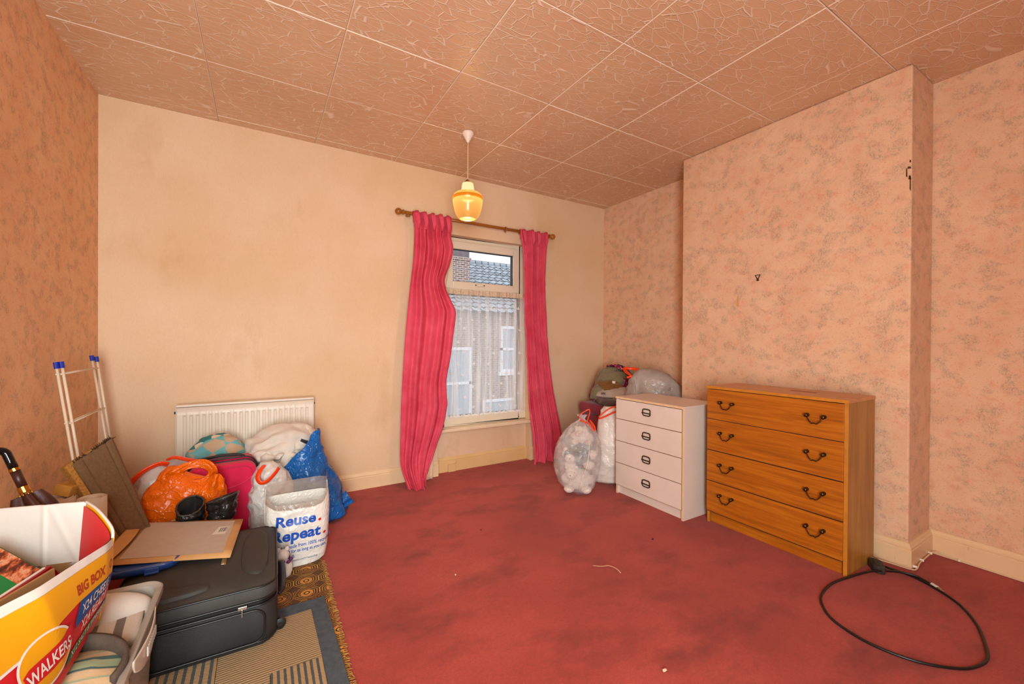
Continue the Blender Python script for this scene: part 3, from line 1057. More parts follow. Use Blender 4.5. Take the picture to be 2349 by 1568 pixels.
MB().box(0.02, WD - 0.008, 0.016, WW - 0.016, 0.07, 0.086).build('base_shelf', wl.m, W)
MB().box(0.0, WD, -0.003, WW + 0.003, WH - 0.016, WH).build('top', wl.m, W, bevel=0.002)
MB().box(-0.0015, 0.0, -0.003, WW + 0.003, WH - 0.0155, WH - 0.0005).build('top_edging', edge_m, W)
MB().box(0.030, 0.045, 0.016, WW - 0.016, 0.0, 0.07).build('plinth', wl.m, W)
for a_, b_x in ((0.001, 0.0155), (WW - 0.0155, WW - 0.001)): MB().box(0.0065, 0.008, a_, b_x, 0, WH - 0.017).build('side_edging', edge_m, W)
for (a, b) in ((0.072, 0.2425), (0.2475, 0.4145), (0.4195, 0.5865), (0.5915, 0.742)):
    dr = MB().box(0.0, 0.016, 0.013, WW - 0.002, a, b).build('drawer', wl.m, W, bevel=0.0012)
    sm = MB(); sm.box(0.0008, 0.0158, 0.0125, WW - 0.0015, a - 0.0022, a - 0.0002); sm.box(0.0008, 0.0158, 0.0118, 0.0130, a, b)
    sm.build('edging', seam_m, dr)
    mid = WW / 2 + 0.0; zc = a + (b - a) * 0.5 + (0.012 if a > 0.5 else 0.004)
    hb_ = MB()
    ring = []
    for k in range(32):
        t_ = 2 * PI * k / 32
        cx = math.copysign(abs(math.cos(t_)) ** 0.45, math.cos(t_)) * 0.034
        cz = math.copysign(abs(math.sin(t_)) ** 0.45, math.sin(t_)) * 0.024
        ring.append((-0.005, mid + cx, zc + cz))
    hb_.tube(ring, 0.0048, 8, closed=True, flat=0.8)
    hb_.box(-0.008, -0.0005, mid - 0.032, mid + 0.042, zc - 0.009, zc - 0.002)
    h_ = hb_.build('handle', bronze, dr, smooth=False, bevel=0.0008)


# ------------------------------------------------------------------ oak effect chest of drawers
def oak(name, axis, c1, c2, c3):
    t = NT(name)
    sc = {'y': (6, 1.1, 26), 'z': (14, 26, 1.1), 'x': (1.1, 6, 26)}[axis]
    v = t.mapping(sc)
    n = t.noise(1.6, 8, 0.62, vec=v, dist=0.9)
    c = t.ramp(n.outputs['Fac'], [(0.30, c1), (0.5, c2), (0.70, c3)])
    n2 = t.noise(9.0, 4, 0.7, vec=v)
    c = t.mix(t.ramp(n2.outputs['Fac'], [(0.52, 0.0), (0.66, 0.32)]), c, c1)
    t.base(c); t.rough(0.38); t.b.inputs['Specular IOR Level'].default_value = 0.4
    t.bump(n2.outputs['Fac'], 0.06, 0.002)
    return t.m
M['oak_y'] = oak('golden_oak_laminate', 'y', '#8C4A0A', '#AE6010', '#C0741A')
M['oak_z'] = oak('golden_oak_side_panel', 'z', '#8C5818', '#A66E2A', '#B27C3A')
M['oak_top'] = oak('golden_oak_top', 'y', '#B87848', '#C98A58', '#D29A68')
oak_edge = simple('oak_edge_strip', '#C07A22', 0.45, var=0.12, vscale=25)
dark_gap = simple('drawer_gap_shadow', '#2A1606', 0.9, var=0)
B = thing('oak_chest_of_drawers', 'wide golden oak effect four drawer chest with drop handles, against the chimney breast', 'chest of drawers', (2.545, 0.915, 0))
BW, BD, BH = 0.775, 0.345, 0.905
c_ = MB()
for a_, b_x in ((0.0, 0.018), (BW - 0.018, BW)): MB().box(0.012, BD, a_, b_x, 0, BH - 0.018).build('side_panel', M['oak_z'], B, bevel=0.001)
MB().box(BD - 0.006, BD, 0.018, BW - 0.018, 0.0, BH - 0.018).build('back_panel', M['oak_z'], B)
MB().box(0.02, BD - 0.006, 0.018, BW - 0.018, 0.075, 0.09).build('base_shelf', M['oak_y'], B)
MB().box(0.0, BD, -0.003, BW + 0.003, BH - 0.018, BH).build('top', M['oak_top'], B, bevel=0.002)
MB().box(-0.0015, 0.0, -0.003, BW + 0.003, BH - 0.0175, BH - 0.0005).build('top_edging', oak_edge, B)
mk = MB(); mk.box(0.19, 0.215, 0.22, 0.36, BH, BH + 0.0006); mk.build('scuff', simple('oak_scuff', '#8A4C22', 0.7), B)
for a_, b_x in ((0.001, 0.0175), (BW - 0.0175, BW - 0.001)): MB().box(0.0105, 0.012, a_, b_x, 0, BH - 0.019).build('side_edging', oak_edge, B)
MB().box(0.030, 0.045, 0.018, BW - 0.018, 0.0, 0.075).build('plinth', M['oak_y'], B)
brs = simple('aged_brass', '#54401F', 0.25, 0.9, var=0.2, vscale=80)
for (a, b) in ((0.078, 0.2755), (0.2815, 0.4795), (0.4855, 0.6855), (0.6895, 0.8835)):
    dr = MB().box(0.0, 0.016, 0.017, BW - 0.002, a, b).build('drawer', M['oak_y'], B, bevel=0.0012)
    sm = MB(); sm.box(0.002, 0.015, 0.018, BW - 0.003, a - 0.004, a - 0.0005); sm.build('gap', dark_gap, dr)
    zc = b - 0.080 if a > 0.1 else b - 0.074
    for yc in (0.140, 0.637):
        hb_ = MB()
        for s in (-1, 1):
            Mx = Matrix.Translation((0, yc + s * 0.040, zc)) @ Matrix.Rotation(-PI / 2, 4, 'Y')
            hb_.lathe([(0.010, 0.0), (0.010, 0.003), (0.0055, 0.005), (0.005, 0.012), (0.0095, 0.016), (0.0115, 0.021), (0.009, 0.027), (0.0, 0.030)], 16, M=Mx)
        pts = []
        for s in np.linspace(-1, 1, 25):
            e = abs(s)
            pts.append((-0.014 - 0.012 * (1 - e ** 4), yc + 0.040 * math.copysign(e ** 1.0, s) - 0.010 * math.sin(PI * e) * math.copysign(1, s) * (1 if e > 0.5 else 0.4), zc - 0.036 * (1 - e ** 5) - 0.004 * math.sin(PI * e) ** 2))
        hb_.tube(pts, 0.0032, 8)
        hb_.build('handle', brs, dr, smooth=True)


# ------------------------------------------------------------------ soft things: sacks, cloth
def sack(name, m, parent, prof, seed, amp=0.012, cs=7.0, low=0.01, n=84, nv=60, ex=0.85, fold=0.0, solid=0.0, cap=True, loc=None, rot=None, zmin=None):
    """lofted soft bag. prof rows: (z, x_left, x_right, y_front, y_back) in local axes, y away from the viewer"""
    z0, z1 = prof[0][0], prof[-1][0]
    mb = MB()
    def fn(u, v):
        z = z0 + (z1 - z0) * v
        xl, xr, yf, yb = smooth_table(prof, z)
        a = 2 * PI * u
        ca, sa = math.cos(a), math.sin(a)
        cx = math.copysign(abs(ca) ** ex, ca); sy = math.copysign(abs(sa) ** ex, sa)
        x = (xl + xr) / 2 + (xr - xl) / 2 * cx
        y = (yf + yb) / 2 + (yb - yf) / 2 * sy
        p = (x, y, z)
        k = min(1.0, 4 * min((xr - xl), (yb - yf)) / 0.2)
        d = amp * (0.40 - crumple(p, cs, seed)) + low * nz(p, 5.0, seed) + 0.40 * amp * (0.4 - crumple(p, cs * 2.3, seed + 5))
        if fold: d += fold * math.sin(a * 11 + 5 * nz(p, 6, seed)) * (v ** 2)
        d *= k
        zz = z + 0.4 * d * (1 if v > 0.5 else 0.3)
        if zmin is not None: zz = max(zmin, zz)
        return Vector((x + d * ca, y + d * sa, zz))
    mb.grid(fn, n, nv, wrap_u=True)
    if cap:
        mb.f.append(tuple(range(n - 1, -1, -1))); mb.f.append(tuple((nv - 1) * n + k for k in range(n)))
    return mb.build(name, m, parent, smooth=True, solid=solid, loc=loc, rot=rot)


def drape(W, H, nx, ny, start, cols, steps=110, seed=0, floor=0.0, iters=7, grav=-0.0016, fric=0.6, walls=(), damp=0.93):
    """position based cloth: returns an (ny, nx, 3) array. cols: ellipsoids (centre, radii)"""
    rs = np.random.RandomState(seed)
    X = np.zeros((ny, nx, 3))
    for j in range(ny):
        for i in range(nx):
            X[j, i] = start(i / (nx - 1), j / (ny - 1))
    X += rs.normal(0, 0.0012, X.shape)
    P0 = X.copy()
    dx, dy = W / (nx - 1), H / (ny - 1)

    def con(A, B, L, k):
        d = B - A
        l = np.linalg.norm(d, axis=-1, keepdims=True) + 1e-9
        c = d * (k * 0.5 * (l - L) / l)
        A += c; B -= c
    for st in range(steps):
        V = (X - P0) * damp
        P0 = X.copy()
        X = X + V
        X[..., 2] += grav
        for it in range(iters):
            for o in (0, 1):
                m = (nx - o) // 2
                con(X[:, o:o + 2 * m:2], X[:, o + 1:o + 2 * m:2], dx, 1.0)
                m = (ny - o) // 2
                con(X[o:o + 2 * m:2], X[o + 1:o + 2 * m:2], dy, 1.0)
            dg = math.hypot(dx, dy)
            for o in (0, 1):
                m = (nx - o) // 2
                con(X[:-1, o:o + 2 * m:2], X[1:, o + 1:o + 2 * m:2], dg, 0.35)
                con(X[1:, o:o + 2 * m:2], X[:-1, o + 1:o + 2 * m:2], dg, 0.35)
            for c_, r_ in cols:
                q = (X - np.array(c_)) / np.array(r_)
                l = np.linalg.norm(q, axis=-1, keepdims=True)
                ins = (l < 1.0)
                tgt = np.array(c_) + q / np.maximum(l, 1e-6) * np.array(r_)
                X = np.where(ins, tgt, X)
                P0 = np.where(ins, P0 + (X - P0) * fric, P0)
            lowm = X[..., 2] < floor
            X[..., 2] = np.where(lowm, floor, X[..., 2])
            P0[lowm] += (X[lowm] - P0[lowm]) * fric
            for ax, sg, val in walls:
                if sg > 0: X[..., ax] = np.minimum(X[..., ax], val)
                else: X[..., ax] = np.maximum(X[..., ax], val)
    return X


def fold_more(X, amp, seed):
    """add soft rumpled folds along the surface normals of a draped cloth"""
    ny, nx, _ = X.shape
    du = np.gradient(X, axis=1); dv = np.gradient(X, axis=0)
    n = np.cross(du, dv); n /= (np.linalg.norm(n, axis=-1, keepdims=True) + 1e-9)
    Y = X.copy()
    for j in range(ny):
        for i in range(nx):
            q = Vector((i / nx * 2.0 + seed, j / ny * 6.5 + 1.6 * i / nx, seed))
            w = Vector((noise.noise(q * 0.8), noise.noise(q * 0.8 + Vector((5, 2, 1))), 0)) * 0.7
            r = 1.0 - abs(noise.noise(q + w)) * 2.4
            r2 = 1.0 - abs(noise.noise((q + w) * 2.1 + Vector((3, 8, 2)))) * 2.2
            r = max(0.0, r); r2 = max(0.0, r2)
            Y[j, i] += n[j, i] * amp * (r ** 1.6 + 0.5 * r2 ** 1.6 - 0.35)
    return Y


def cloth_obj(name, m, parent, X, solid=0.005, sub=1, origin=(0, 0, 0)):
    ny, nx, _ = X.shape
    mb = MB()
    mb.v = [tuple(X[j, i] - np.array(origin)) for j in range(ny) for i in range(nx)]
    mb.f = [(j * nx + i, j * nx + i + 1, (j + 1) * nx + i + 1, (j + 1) * nx + i) for j in range(ny - 1) for i in range(nx - 1)]
    return mb.build(name, m, parent, smooth=True, solid=solid, sub=sub)


def film(name, c, rough=0.22, pas=0.0, var=0.08, spec=0.5, trans=0.0, bump=0.25):
    """thin polythene: glossy, finely wrinkled, optionally see-through"""
    t = NT(name)
    c = col(c)
    n = t.noise(9, 4)
    lo = tuple(x * (1 - var) for x in c[:3]); hi = tuple(min(1, x * (1 + var)) for x in c[:3])
    t.base(t.ramp(n.outputs['Fac'], [(0.3, lo), (0.7, hi)])); t.rough(rough); t.b.inputs['Specular IOR Level'].default_value = spec
    v = t.voro(24, 'DISTANCE_TO_EDGE', vec=t.mix(0.12, t.obj(), t.noise(11, 3).outputs['Color']))
    h = t.math('ADD', t.ramp(v.outputs['Distance'], [(0.0, 1.0), (0.12, 0.0)]), t.noise(38, 3).outputs['Fac'])
    t.bump(h, bump, 0.006)
    if pas > 0:
        w = t.noise(14, 4, 0.6)
        t.see_through(t.ramp(w.outputs['Fac'], [(0.3, min(1, pas * 1.2)), (0.7, pas * 0.75)]))
    return t.m


M['orange_tie'] = film('orange_drawstring_film', '#F0400C', 0.25, bump=0.1)
M['clear_sack'] = film('clear_sack_film', '#E2DEDA', 0.20, pas=0.66, bump=0.12)
M['white_sack'] = film('white_sack_film', '#E0D4CA', 0.32, var=0.05)
M['grey_sack'] = film('translucent_grey_sack_film', '#B9ADA4', 0.25, pas=0.16)


def tie_loop(parent, pts, w=0.011, m=None, name='drawstring'):
    """flat plastic drawstring ribbon along pts"""
    P = spline(pts, 40)
    mb = MB()
    mb.tube(P, w * 1.35, 8, flat=0.38)
    return mb.build(name, m or M['orange_tie'], parent, smooth=True)


# ------------------------------------------------------------------ mat and rug on the left
def pattern_mat():
    t = NT('gold_brown_patterned_carpet')
    v = t.obj()
    # ornamental lattice: straight bars, hexagon rings and scrolls repeating every 12 cm
    wv = t.mapping((9.0, 9.0, 1), rot=(0, 0, 0.06))
    fr = t.new('ShaderNodeVectorMath', operation='FRACTION'); t.link(wv, fr.inputs[0])
    ce_ = t.new('ShaderNodeVectorMath', operation='SUBTRACT'); t.link(fr.outputs[0], ce_.inputs[0]); ce_.inputs[1].default_value = (0.5, 0.5, 0.0)
    ab = t.new('ShaderNodeVectorMath', operation='ABSOLUTE'); t.link(ce_.outputs[0], ab.inputs[0])
    x, y, _z = t.xyz(ab.outputs[0])
    oct_ = t.math('MAXIMUM', t.math('MAXIMUM', x, y), t.math('MULTIPLY', t.math('ADD', x, y), 0.72))
    ring = t.ramp(oct_, [(0.0, '#D89A3C'), (0.07, '#3A2410'), (0.12, '#C88A38'), (0.20, '#D48A3A'), (0.24, '#2C1A0C'), (0.28, '#C8923E'), (0.31, '#3A2412'), (0.37, '#B07A30'), (0.42, '#2A190B'), (0.47, '#C8963E'), (0.50, '#5A3A18')], 'CONSTANT')
    wob = t.noise(1.0, 2, vec=t.mapping((1, 1, 1)))
    w = t.new('ShaderNodeTexWave'); w.wave_type = 'RINGS'; w.rings_direction = 'Z'
    w.inputs['Scale'].default_value = 3.2; w.inputs['Distortion'].default_value = 5.0; w.inputs['Detail'].default_value = 2
    t.link(ce_.outputs[0], w.inputs['Vector'])
    sc = t.ramp(w.outputs['Fac'], [(0.0, '#2A180A'), (0.45, '#D28A3C'), (0.8, '#5A3414')], 'CONSTANT')
    c = t.mix(t.ramp(t.noise(13, 1).outputs['Fac'], [(0.55, 0.0), (0.57, 0.85)], 'LINEAR'), ring, sc)
    t.base(c); t.rough(0.95)
    t.bump(t.noise(260, 2).outputs['Fac'], 0.5, 0.004)
    return t.m


mat_o = thing('patterned_carpet_offcut', 'gold and brown ornamental patterned carpet offcut under the striped rug', 'mat', (0, 0, 0))
MB().prism([(-0.55, 0.95, 0.0005), (0.262, 0.95, 0.0005), (0.272, 1.52, 0.0005), (0.284, 2.44, 0.0005), (0.288, 2.70, 0.0005), (-0.55, 2.70, 0.0005)], (0, 0, 0.006)).build('carpet_piece', pattern_mat(), mat_o)
fg = MB(); rf = random.Random(5)
y = 1.0
while y < 2.44:
    x = 0.262 + (y - 0.95) / 1.5 * 0.022
    fg.tube([(x - 0.004, y, 0.006), (x + rf.uniform(0.006, 0.016), y + rf.uniform(-0.006, 0.006), 0.005), (x + rf.uniform(0.008, 0.02), y + rf.uniform(-0.012, 0.012), 0.0015)], 0.0016, 4)
    y += 0.011
fo = fg.build('frayed_edge', simple('frayed_gold_yarn', '#A8823C', 0.9, var=0.4, vscale=80), mat_o); fo['kind'] = 'stuff'

rug = thing('striped_rug', 'flatwoven rug with blue grey border and beige ribbed panels under the suitcase', 'rug', (0, 0, 0.0066))
def rib_mat(name, axis, per, c1, c2, duty):
    t = NT(name)
    o = t.xyz()
    s = o[1] if axis == 'y' else o[0]
    f = t.math('FRACT', t.math('DIVIDE', t.math('ADD', s, 10.0), per))
    wv = t.noise(120, 2)
    f = t.math('ADD', f, t.math('MULTIPLY', t.math('SUBTRACT', wv.outputs['Fac'], 0.5), 0.15))
    c = t.ramp(f, [(0.0, c1), (duty - 0.06, c1), (duty + 0.06, c2), (0.94, c2), (1.0, c1)])
    t.base(c); t.rough(0.95); t.bump(t.math('ADD', t.ramp(f, [(0.0, 1.0), (duty, 1.0), (duty + 0.1, 0.0), (0.92, 0.0), (1, 1)]), wv.outputs['Fac']), 0.5, 0.004)
    return t.m
bm_ = simple('rug_border_weave', '#4A5258', 0.95, var=0.22, vscale=40, bump=0.5, bscale=280)
def quad_slab(mb, q, z0, z1):
    mb.prism([(p[0], p[1], z0) for p in q], (0, 0, z1 - z0))
xr1 = lambda y: 0.252 + (2.085 - y) * 0.022
xr0 = lambda y: xr1(y) - 0.064
rb = MB()
quad_slab(rb, [(xr0(2.01), 2.01), (xr0(0.9), 0.9), (xr1(0.9), 0.9), (xr1(2.086), 2.086)], 0, 0.006)
rb.build('border', bm_, rug, bevel=0.002)
rb = MB()
quad_slab(rb, [(xr0(2.01), 2.01), (xr1(2.086), 2.086), (-0.62, 2.075), (-0.62, 2.0)], 0, 0.006)
rb.build('border', bm_, rug, bevel=0.002)
fine_rib = rib_mat('fine_beige_rib', 'y', 0.0115, '#B4946A', '#6A5A46', 0.6)
wide_rib = rib_mat('wide_blue_tan_rib', 'x', 0.026, '#A88A60', '#4E5458', 0.58)
wide_rib_y = rib_mat('wide_blue_tan_rib_across', 'x', 0.021, '#A88A60', '#4A5054', 0.55)
for q, mm in (([(-0.135, 1.70), (xr0(1.68) - 0.0, 1.69), (xr0(2.01), 2.01), (-0.135, 2.003)], fine_rib),
              ([(-0.62, 1.5), (-0.137, 1.5), (-0.137, 2.002), (-0.62, 2.0)], wide_rib),
              ([(0.03, 1.36), (xr0(1.36), 1.36), (xr0(1.69), 1.688), (0.03, 1.694)], wide_rib_y),
              ([(-0.135, 1.36), (0.028, 1.36), (0.028, 1.697), (-0.135, 1.698)], fine_rib),
              ([(-0.62, 0.95), (-0.137, 0.95), (-0.137, 1.498), (-0.62, 1.498)], fine_rib),
              ([(-0.135, 0.95), (xr0(0.95), 0.95), (xr0(1.358), 1.358), (-0.135, 1.358)], wide_rib)):
    p = MB(); quad_slab(p, q, 0, 0.0065); p.build('woven_panel', mm, rug, bevel=0.0008)


# ------------------------------------------------------------------ black suitcase
bf = NT('black_ballistic_nylon')
n_ = bf.noise(320, 2)
bf.base(bf.ramp(bf.noise(5, 4).outputs['Fac'], [(0.3, '#1C1A19'), (0.7, '#2A2725')])); bf.rough(0.62); bf.b.inputs['Specular IOR Level'].default_value = 0.35
bf.bump(n_.outputs['Fac'], 0.30, 0.003)
M['nylon'] = bf.m
M['piping'] = simple('black_piping', '#141211', 0.4, var=0)
dust = NT('dusty_black_lid_fabric')
dn = dust.noise(3.2, 5, 0.6)
dust.base(dust.ramp(dn.outputs['Fac'], [(0.3, '#242220'), (0.72, '#423E38')])); dust.rough(0.66); dust.bump(dust.noise(320, 2).outputs['Fac'], 0.25, 0.003)
S = thing('black_suitcase', 'large black soft suitcase lying flat on the striped rug under the board backed envelope', 'suitcase', (-0.20, 2.165, 0.0135), (0, 0, -0.02))


def rbox(mb, hx, hy, z0, z1, r, puff=0.0, n=12, seed=0, bulge=0.0):
    """box with rounded vertical corners and a slightly padded top"""
    pts = []
    for cx, cy, a0 in ((hx - r, hy - r, 0), (-hx + r, hy - r, PI / 2), (-hx + r, -hy + r, PI), (hx - r, -hy + r, 1.5 * PI)):
        for k in range(n + 1):
            a = a0 + PI / 2 * k / n
            pts.append((cx + r * math.cos(a), cy + r * math.sin(a)))
    rings = [(0.985, z0), (1.0, z0 + 0.008), (1.0 + bulge, (z0 + z1) / 2), (1.0, z1 - 0.014), (0.992, z1 - 0.004), (0.975, z1), (0.8, z1 + puff * 0.7), (0.4, z1 + puff), (0.0, z1 + puff)]
    N = len(pts); vs = []; fs = []
    for s, z in rings:
        for p in pts: vs.append((p[0] * s, p[1] * s, z))
    for i in range(len(rings) - 1):
        for k in range(N):
            k2 = (k + 1) % N
            fs.append((i * N + k, i * N + k2, (i + 1) * N + k2, (i + 1) * N + k))
    fs.append(tuple(range(N - 1, -1, -1)))
    mb.add(vs, fs)
    return pts


SX, SY = 0.26, 0.292
b_ = MB(); rbox(b_, SX, SY, 0.0, 0.163, 0.065, bulge=0.012)
sb_ = b_.build('body', M['nylon'], S, smooth=True); smooth_angle(sb_, 50)
l_ = MB(); pl_ = rbox(l_, SX, SY, 0.172, 0.232, 0.065, puff=0.016)
lid_ = l_.build('lid', dust.m, S, smooth=True); smooth_angle(lid_, 55)
zb = MB(); rbox(zb, SX - 0.004, SY - 0.004, 0.162, 0.173, 0.06)
zb.build('zip_band', M['piping'], S)
for z in (0.016, 0.158, 0.178, 0.228):
    pp = MB(); pp.tube([(p[0] * 1.003, p[1] * 1.003, z) for p in pl_], 0.0042, 8, closed=True)
    pp.build('piping', M['piping'], S, smooth=True)
# piping outline of the front pocket
fr_ = MB()
fp = []
for cx, cz, a0 in ((0.18, 0.105, 0), (-0.18, 0.105, PI / 2), (-0.18, 0.060, PI), (0.18, 0.060, 1.5 * PI)):
    for k in range(9):
        a = a0 + PI / 2 * k / 8
        fp.append((cx + 0.04 * math.cos(a), -SY - 0.0065, cz + 0.040 * math.sin(a)))
fr_.tube(fp, 0.0035, 8, closed=True); fr_.build('pocket_piping', M['piping'], S, smooth=True)
# moulded corner guard panels raised on the lid
def pad(name, poly, h):
    mb = MB(); n = len(poly)
    cx = sum(p[0] for p in poly) / n; cy = sum(p[1] for p in poly) / n
    z = 0.2475
    vs = [(p[0], p[1], z - 0.012) for p in poly] + [(cx + (p[0] - cx) * 0.96, cy + (p[1] - cy) * 0.96, z + h * 0.7) for p in poly] + [(cx + (p[0] - cx) * 0.86, cy + (p[1] - cy) * 0.86, z + h) for p in poly]
    fs = [tuple(range(2 * n, 3 * n))]
    for a in range(2):
        for k in range(n):
            k2 = (k + 1) % n
            fs.append((a * n + k, a * n + k2, (a + 1) * n + k2, (a + 1) * n + k))
    mb.add(vs, fs)
    o = mb.build(name, dust.m, S, sub=1, smooth=True)
    return o
pad('end_pad', [(0.235, 0.235), (0.235, -0.20), (0.195, -0.235), (0.145, -0.19), (0.125, -0.13), (0.125, 0.17), (0.16, 0.235)], 0.006)
pad('front_pad', [(-0.24, -0.27), (0.02, -0.262), (0.055, -0.235), (0.02, -0.205), (-0.06, -0.19), (-0.14, -0.185), (-0.24, -0.19)], 0.005)
lg = MB(); lg.box(0.060, 0.071, -0.075, 0.005, 0.247, 0.2505)
lgo = lg.build('name_plate', simple('silver_name_plate', '#A89C8C', 0.4, 0.6, var=0.5, vscale=200), S, bevel=0.001)
MB().box(0.071, 0.0765, -0.078, 0.006, 0.247, 0.2505).build('gold_bar', simple('gold_strip', '#C08A2C', 0.35, 0.6, var=0), lgo)
zp = MB(); zp.box(0.132, 0.162, -SY - 0.012, -SY + 0.002, 0.160, 0.173); zp.tube([(0.146, -SY - 0.012, 0.164), (0.146, -SY - 0.014, 0.135)], 0.003, 6)
zp.build('zip_pull', simple('zip_metal', '#C8BEB2', 0.25, 0.9, var=0), S, bevel=0.002)
sh_ = MB()
sh_.tube(spline([(SX + 0.004, -0.13, 0.10), (SX + 0.018, -0.11, 0.108), (SX + 0.022, 0.0, 0.110), (SX + 0.018, 0.11, 0.108), (SX + 0.004, 0.13, 0.10)], 20), 0.018, 8, flat=0.5)
sh_.build('side_handle', M['piping'], S, smooth=True)
for sx in (-1, 1):
    w_ = MB(); w_.lathe([(0.010, -0.010), (0.022, -0.008), (0.022, 0.008), (0.010, 0.010)], 16, M=Matrix.Translation((SX + 0.012, sx * 0.22, 0.022)) @ Matrix.Rotation(PI / 2, 4, 'X'))
    w_.build('wheel', M['piping'], S, bevel=0.002)
ft = MB(); ft.box(SX - 0.005, SX + 0.03, -0.205, -0.19, 0.012, 0.022); ft.build('foot', M['piping'], S, bevel=0.002)

# ------------------------------------------------------------------ envelope
E_ = thing('board_backed_envelope', 'manila board backed envelope with grey board and barcode, lying across the suitcase', 'envelope', (-0.295, 2.37, 0.288))
mani = simple('manila_paper', '#CC9A60', 0.7, var=0.06, vscale=15)
greyb = simple('grey_board', '#C0B0A0', 0.8, var=0.05, vscale=30, bump=0.1, bscale=200)
def ez(x, y):                                     # gentle tilt and bow of the sheet
    return 0.012 * (-(x) / 0.2) + 0.002 * math.cos(6 * x)
def esheet(mb, q, dz, th, nx=10, ny=6):
    (ax, ay), (bx, by), (cx, cy), (dx_, dy_) = q
    def P(u, v, off):
        x = (ax * (1 - u) + bx * u) * (1 - v) + (dx_ * (1 - u) + cx * u) * v
        y = (ay * (1 - u) + by * u) * (1 - v) + (dy_ * (1 - u) + cy * u) * v
        return Vector((x, y, ez(x, y) + dz + off))
    mb.grid(lambda u, v: P(u, v, 0), nx, ny)
    return mb
eq = [(-0.221, -0.149), (0.184, -0.261), (0.217, 0.155), (-0.185, 0.281)]
MB_e = esheet(MB(), eq, 0, 0); MB_e.build('manila_face', mani, E_, smooth=True, solid=0.0035, solid_off=-1)
gq = [(-0.198, -0.112), (0.155, -0.210), (0.182, 0.145), (-0.170, 0.262)]
esheet(MB(), gq, 0.0015, 0).build('board_back', greyb, E_, smooth=True)
fq = [(-0.215, -0.185), (-0.188, -0.150), (-0.160, 0.272), (-0.212, 0.285)]
fm = MB()
fm.grid(lambda u, v: Vector(((-0.252 + 0.042 * u * (0.55 + 0.6 * math.sin(PI * min(1, v * 1.05))) + 0.030 * v), -0.165 + v * 0.47, ez(-0.2, 0) + 0.006 + 0.016 * (1 - u) + 0.006 * math.sin(4 * v))), 8, 18)
fm.build('flap', mani, E_, smooth=True, solid=0.001)
lb = MB(); esheet(lb, [(0.098, 0.000), (0.150, -0.010), (0.166, 0.078), (0.122, 0.086)], 0.0022, 0)
lbo = lb.build('barcode_label', simple('white_label', '#E4DCD2', 0.5, var=0), E_)
bc = MB()
for k in range(11):
    x = 0.122 + 0.0028 * k
    if k in (2, 5, 9): continue
    esheet(bc, [(x, 0.020), (x + 0.0016, 0.020), (x + 0.0095, 0.068), (x + 0.0079, 0.068)], 0.0028, 0, 2, 2)
bc.build('barcode', simple('barcode_black', '#2A2624', 0.6, var=0), lbo)

# ------------------------------------------------------------------ clear plastic bin with folded linen, blue lid
BN = thing('clear_storage_bin', 'clear plastic storage bin full of folded linen, under the crisps box', 'storage box', (-0.50, 1.50, 0.0075))
cp = NT('milky_clear_plastic'); cp.base('#CFC8BC'); cp.rough(0.22); cp.see_through(0.45, (0.97, 0.96, 0.93))
M['clearplastic'] = cp.m
BX, BY, BZ = 0.215, 0.285, 0.385
bw = MB()
def bin_ring(s, z, r=0.05):
    out = []
    for cx, cy, a0 in ((BX * s - r, BY * s - r, 0), (-BX * s + r, BY * s - r, PI / 2), (-BX * s + r, -BY * s + r, PI), (BX * s - r, -BY * s + r, 1.5 * PI)):
        for k in range(7):
            a = a0 + PI / 2 * k / 6
            out.append((cx + r * math.cos(a), cy + r * math.sin(a), z))
    return out
rings = [bin_ring(0.88, 0.0), bin_ring(0.89, 0.012), bin_ring(0.955, BZ - 0.055), bin_ring(0.955, BZ - 0.05), bin_ring(0.975, BZ - 0.048), bin_ring(0.98, BZ - 0.006), bin_ring(1.03, BZ), bin_ring(1.045, BZ - 0.004), bin_ring(1.045, BZ - 0.022)]
N_ = len(rings[0])
bw.v = [p for r in rings for p in r]
for i in range(len(rings) - 1):
    for k in range(N_):
        k2 = (k + 1) % N_
        bw.f.append((i * N_ + k, i * N_ + k2, (i + 1) * N_ + k2, (i + 1) * N_ + k))
bw.f.append(tuple(range(N_ - 1, -1, -1)))
smooth_angle(bw.build('tub', M['clearplastic'], BN, solid=0.003), 35)
hh = MB()
hh.grid(lambda u, v: Vector((BX * 1.045 + 0.012 * math.sin(PI * u) * (1 - 0.2 * v) + 0.002, -0.13 + 0.26 * u, BZ - 0.004 - v * (0.012 + 0.055 * math.sin(PI * u) ** 0.5))), 24, 8)
hn = hh.build('grip_handle', simple('grip_translucent', '#CFC2B0', 0.3, var=0.04), BN, smooth=True, solid=0.003)
gr = MB()
for k in range(9): gr.box(BX * 1.045 + 0.0145, BX * 1.045 + 0.018, -0.05 + k * 0.012, -0.045 + k * 0.012, BZ - 0.045, BZ - 0.020)
gr.build('grip_ridges', M['clearplastic'], hn)


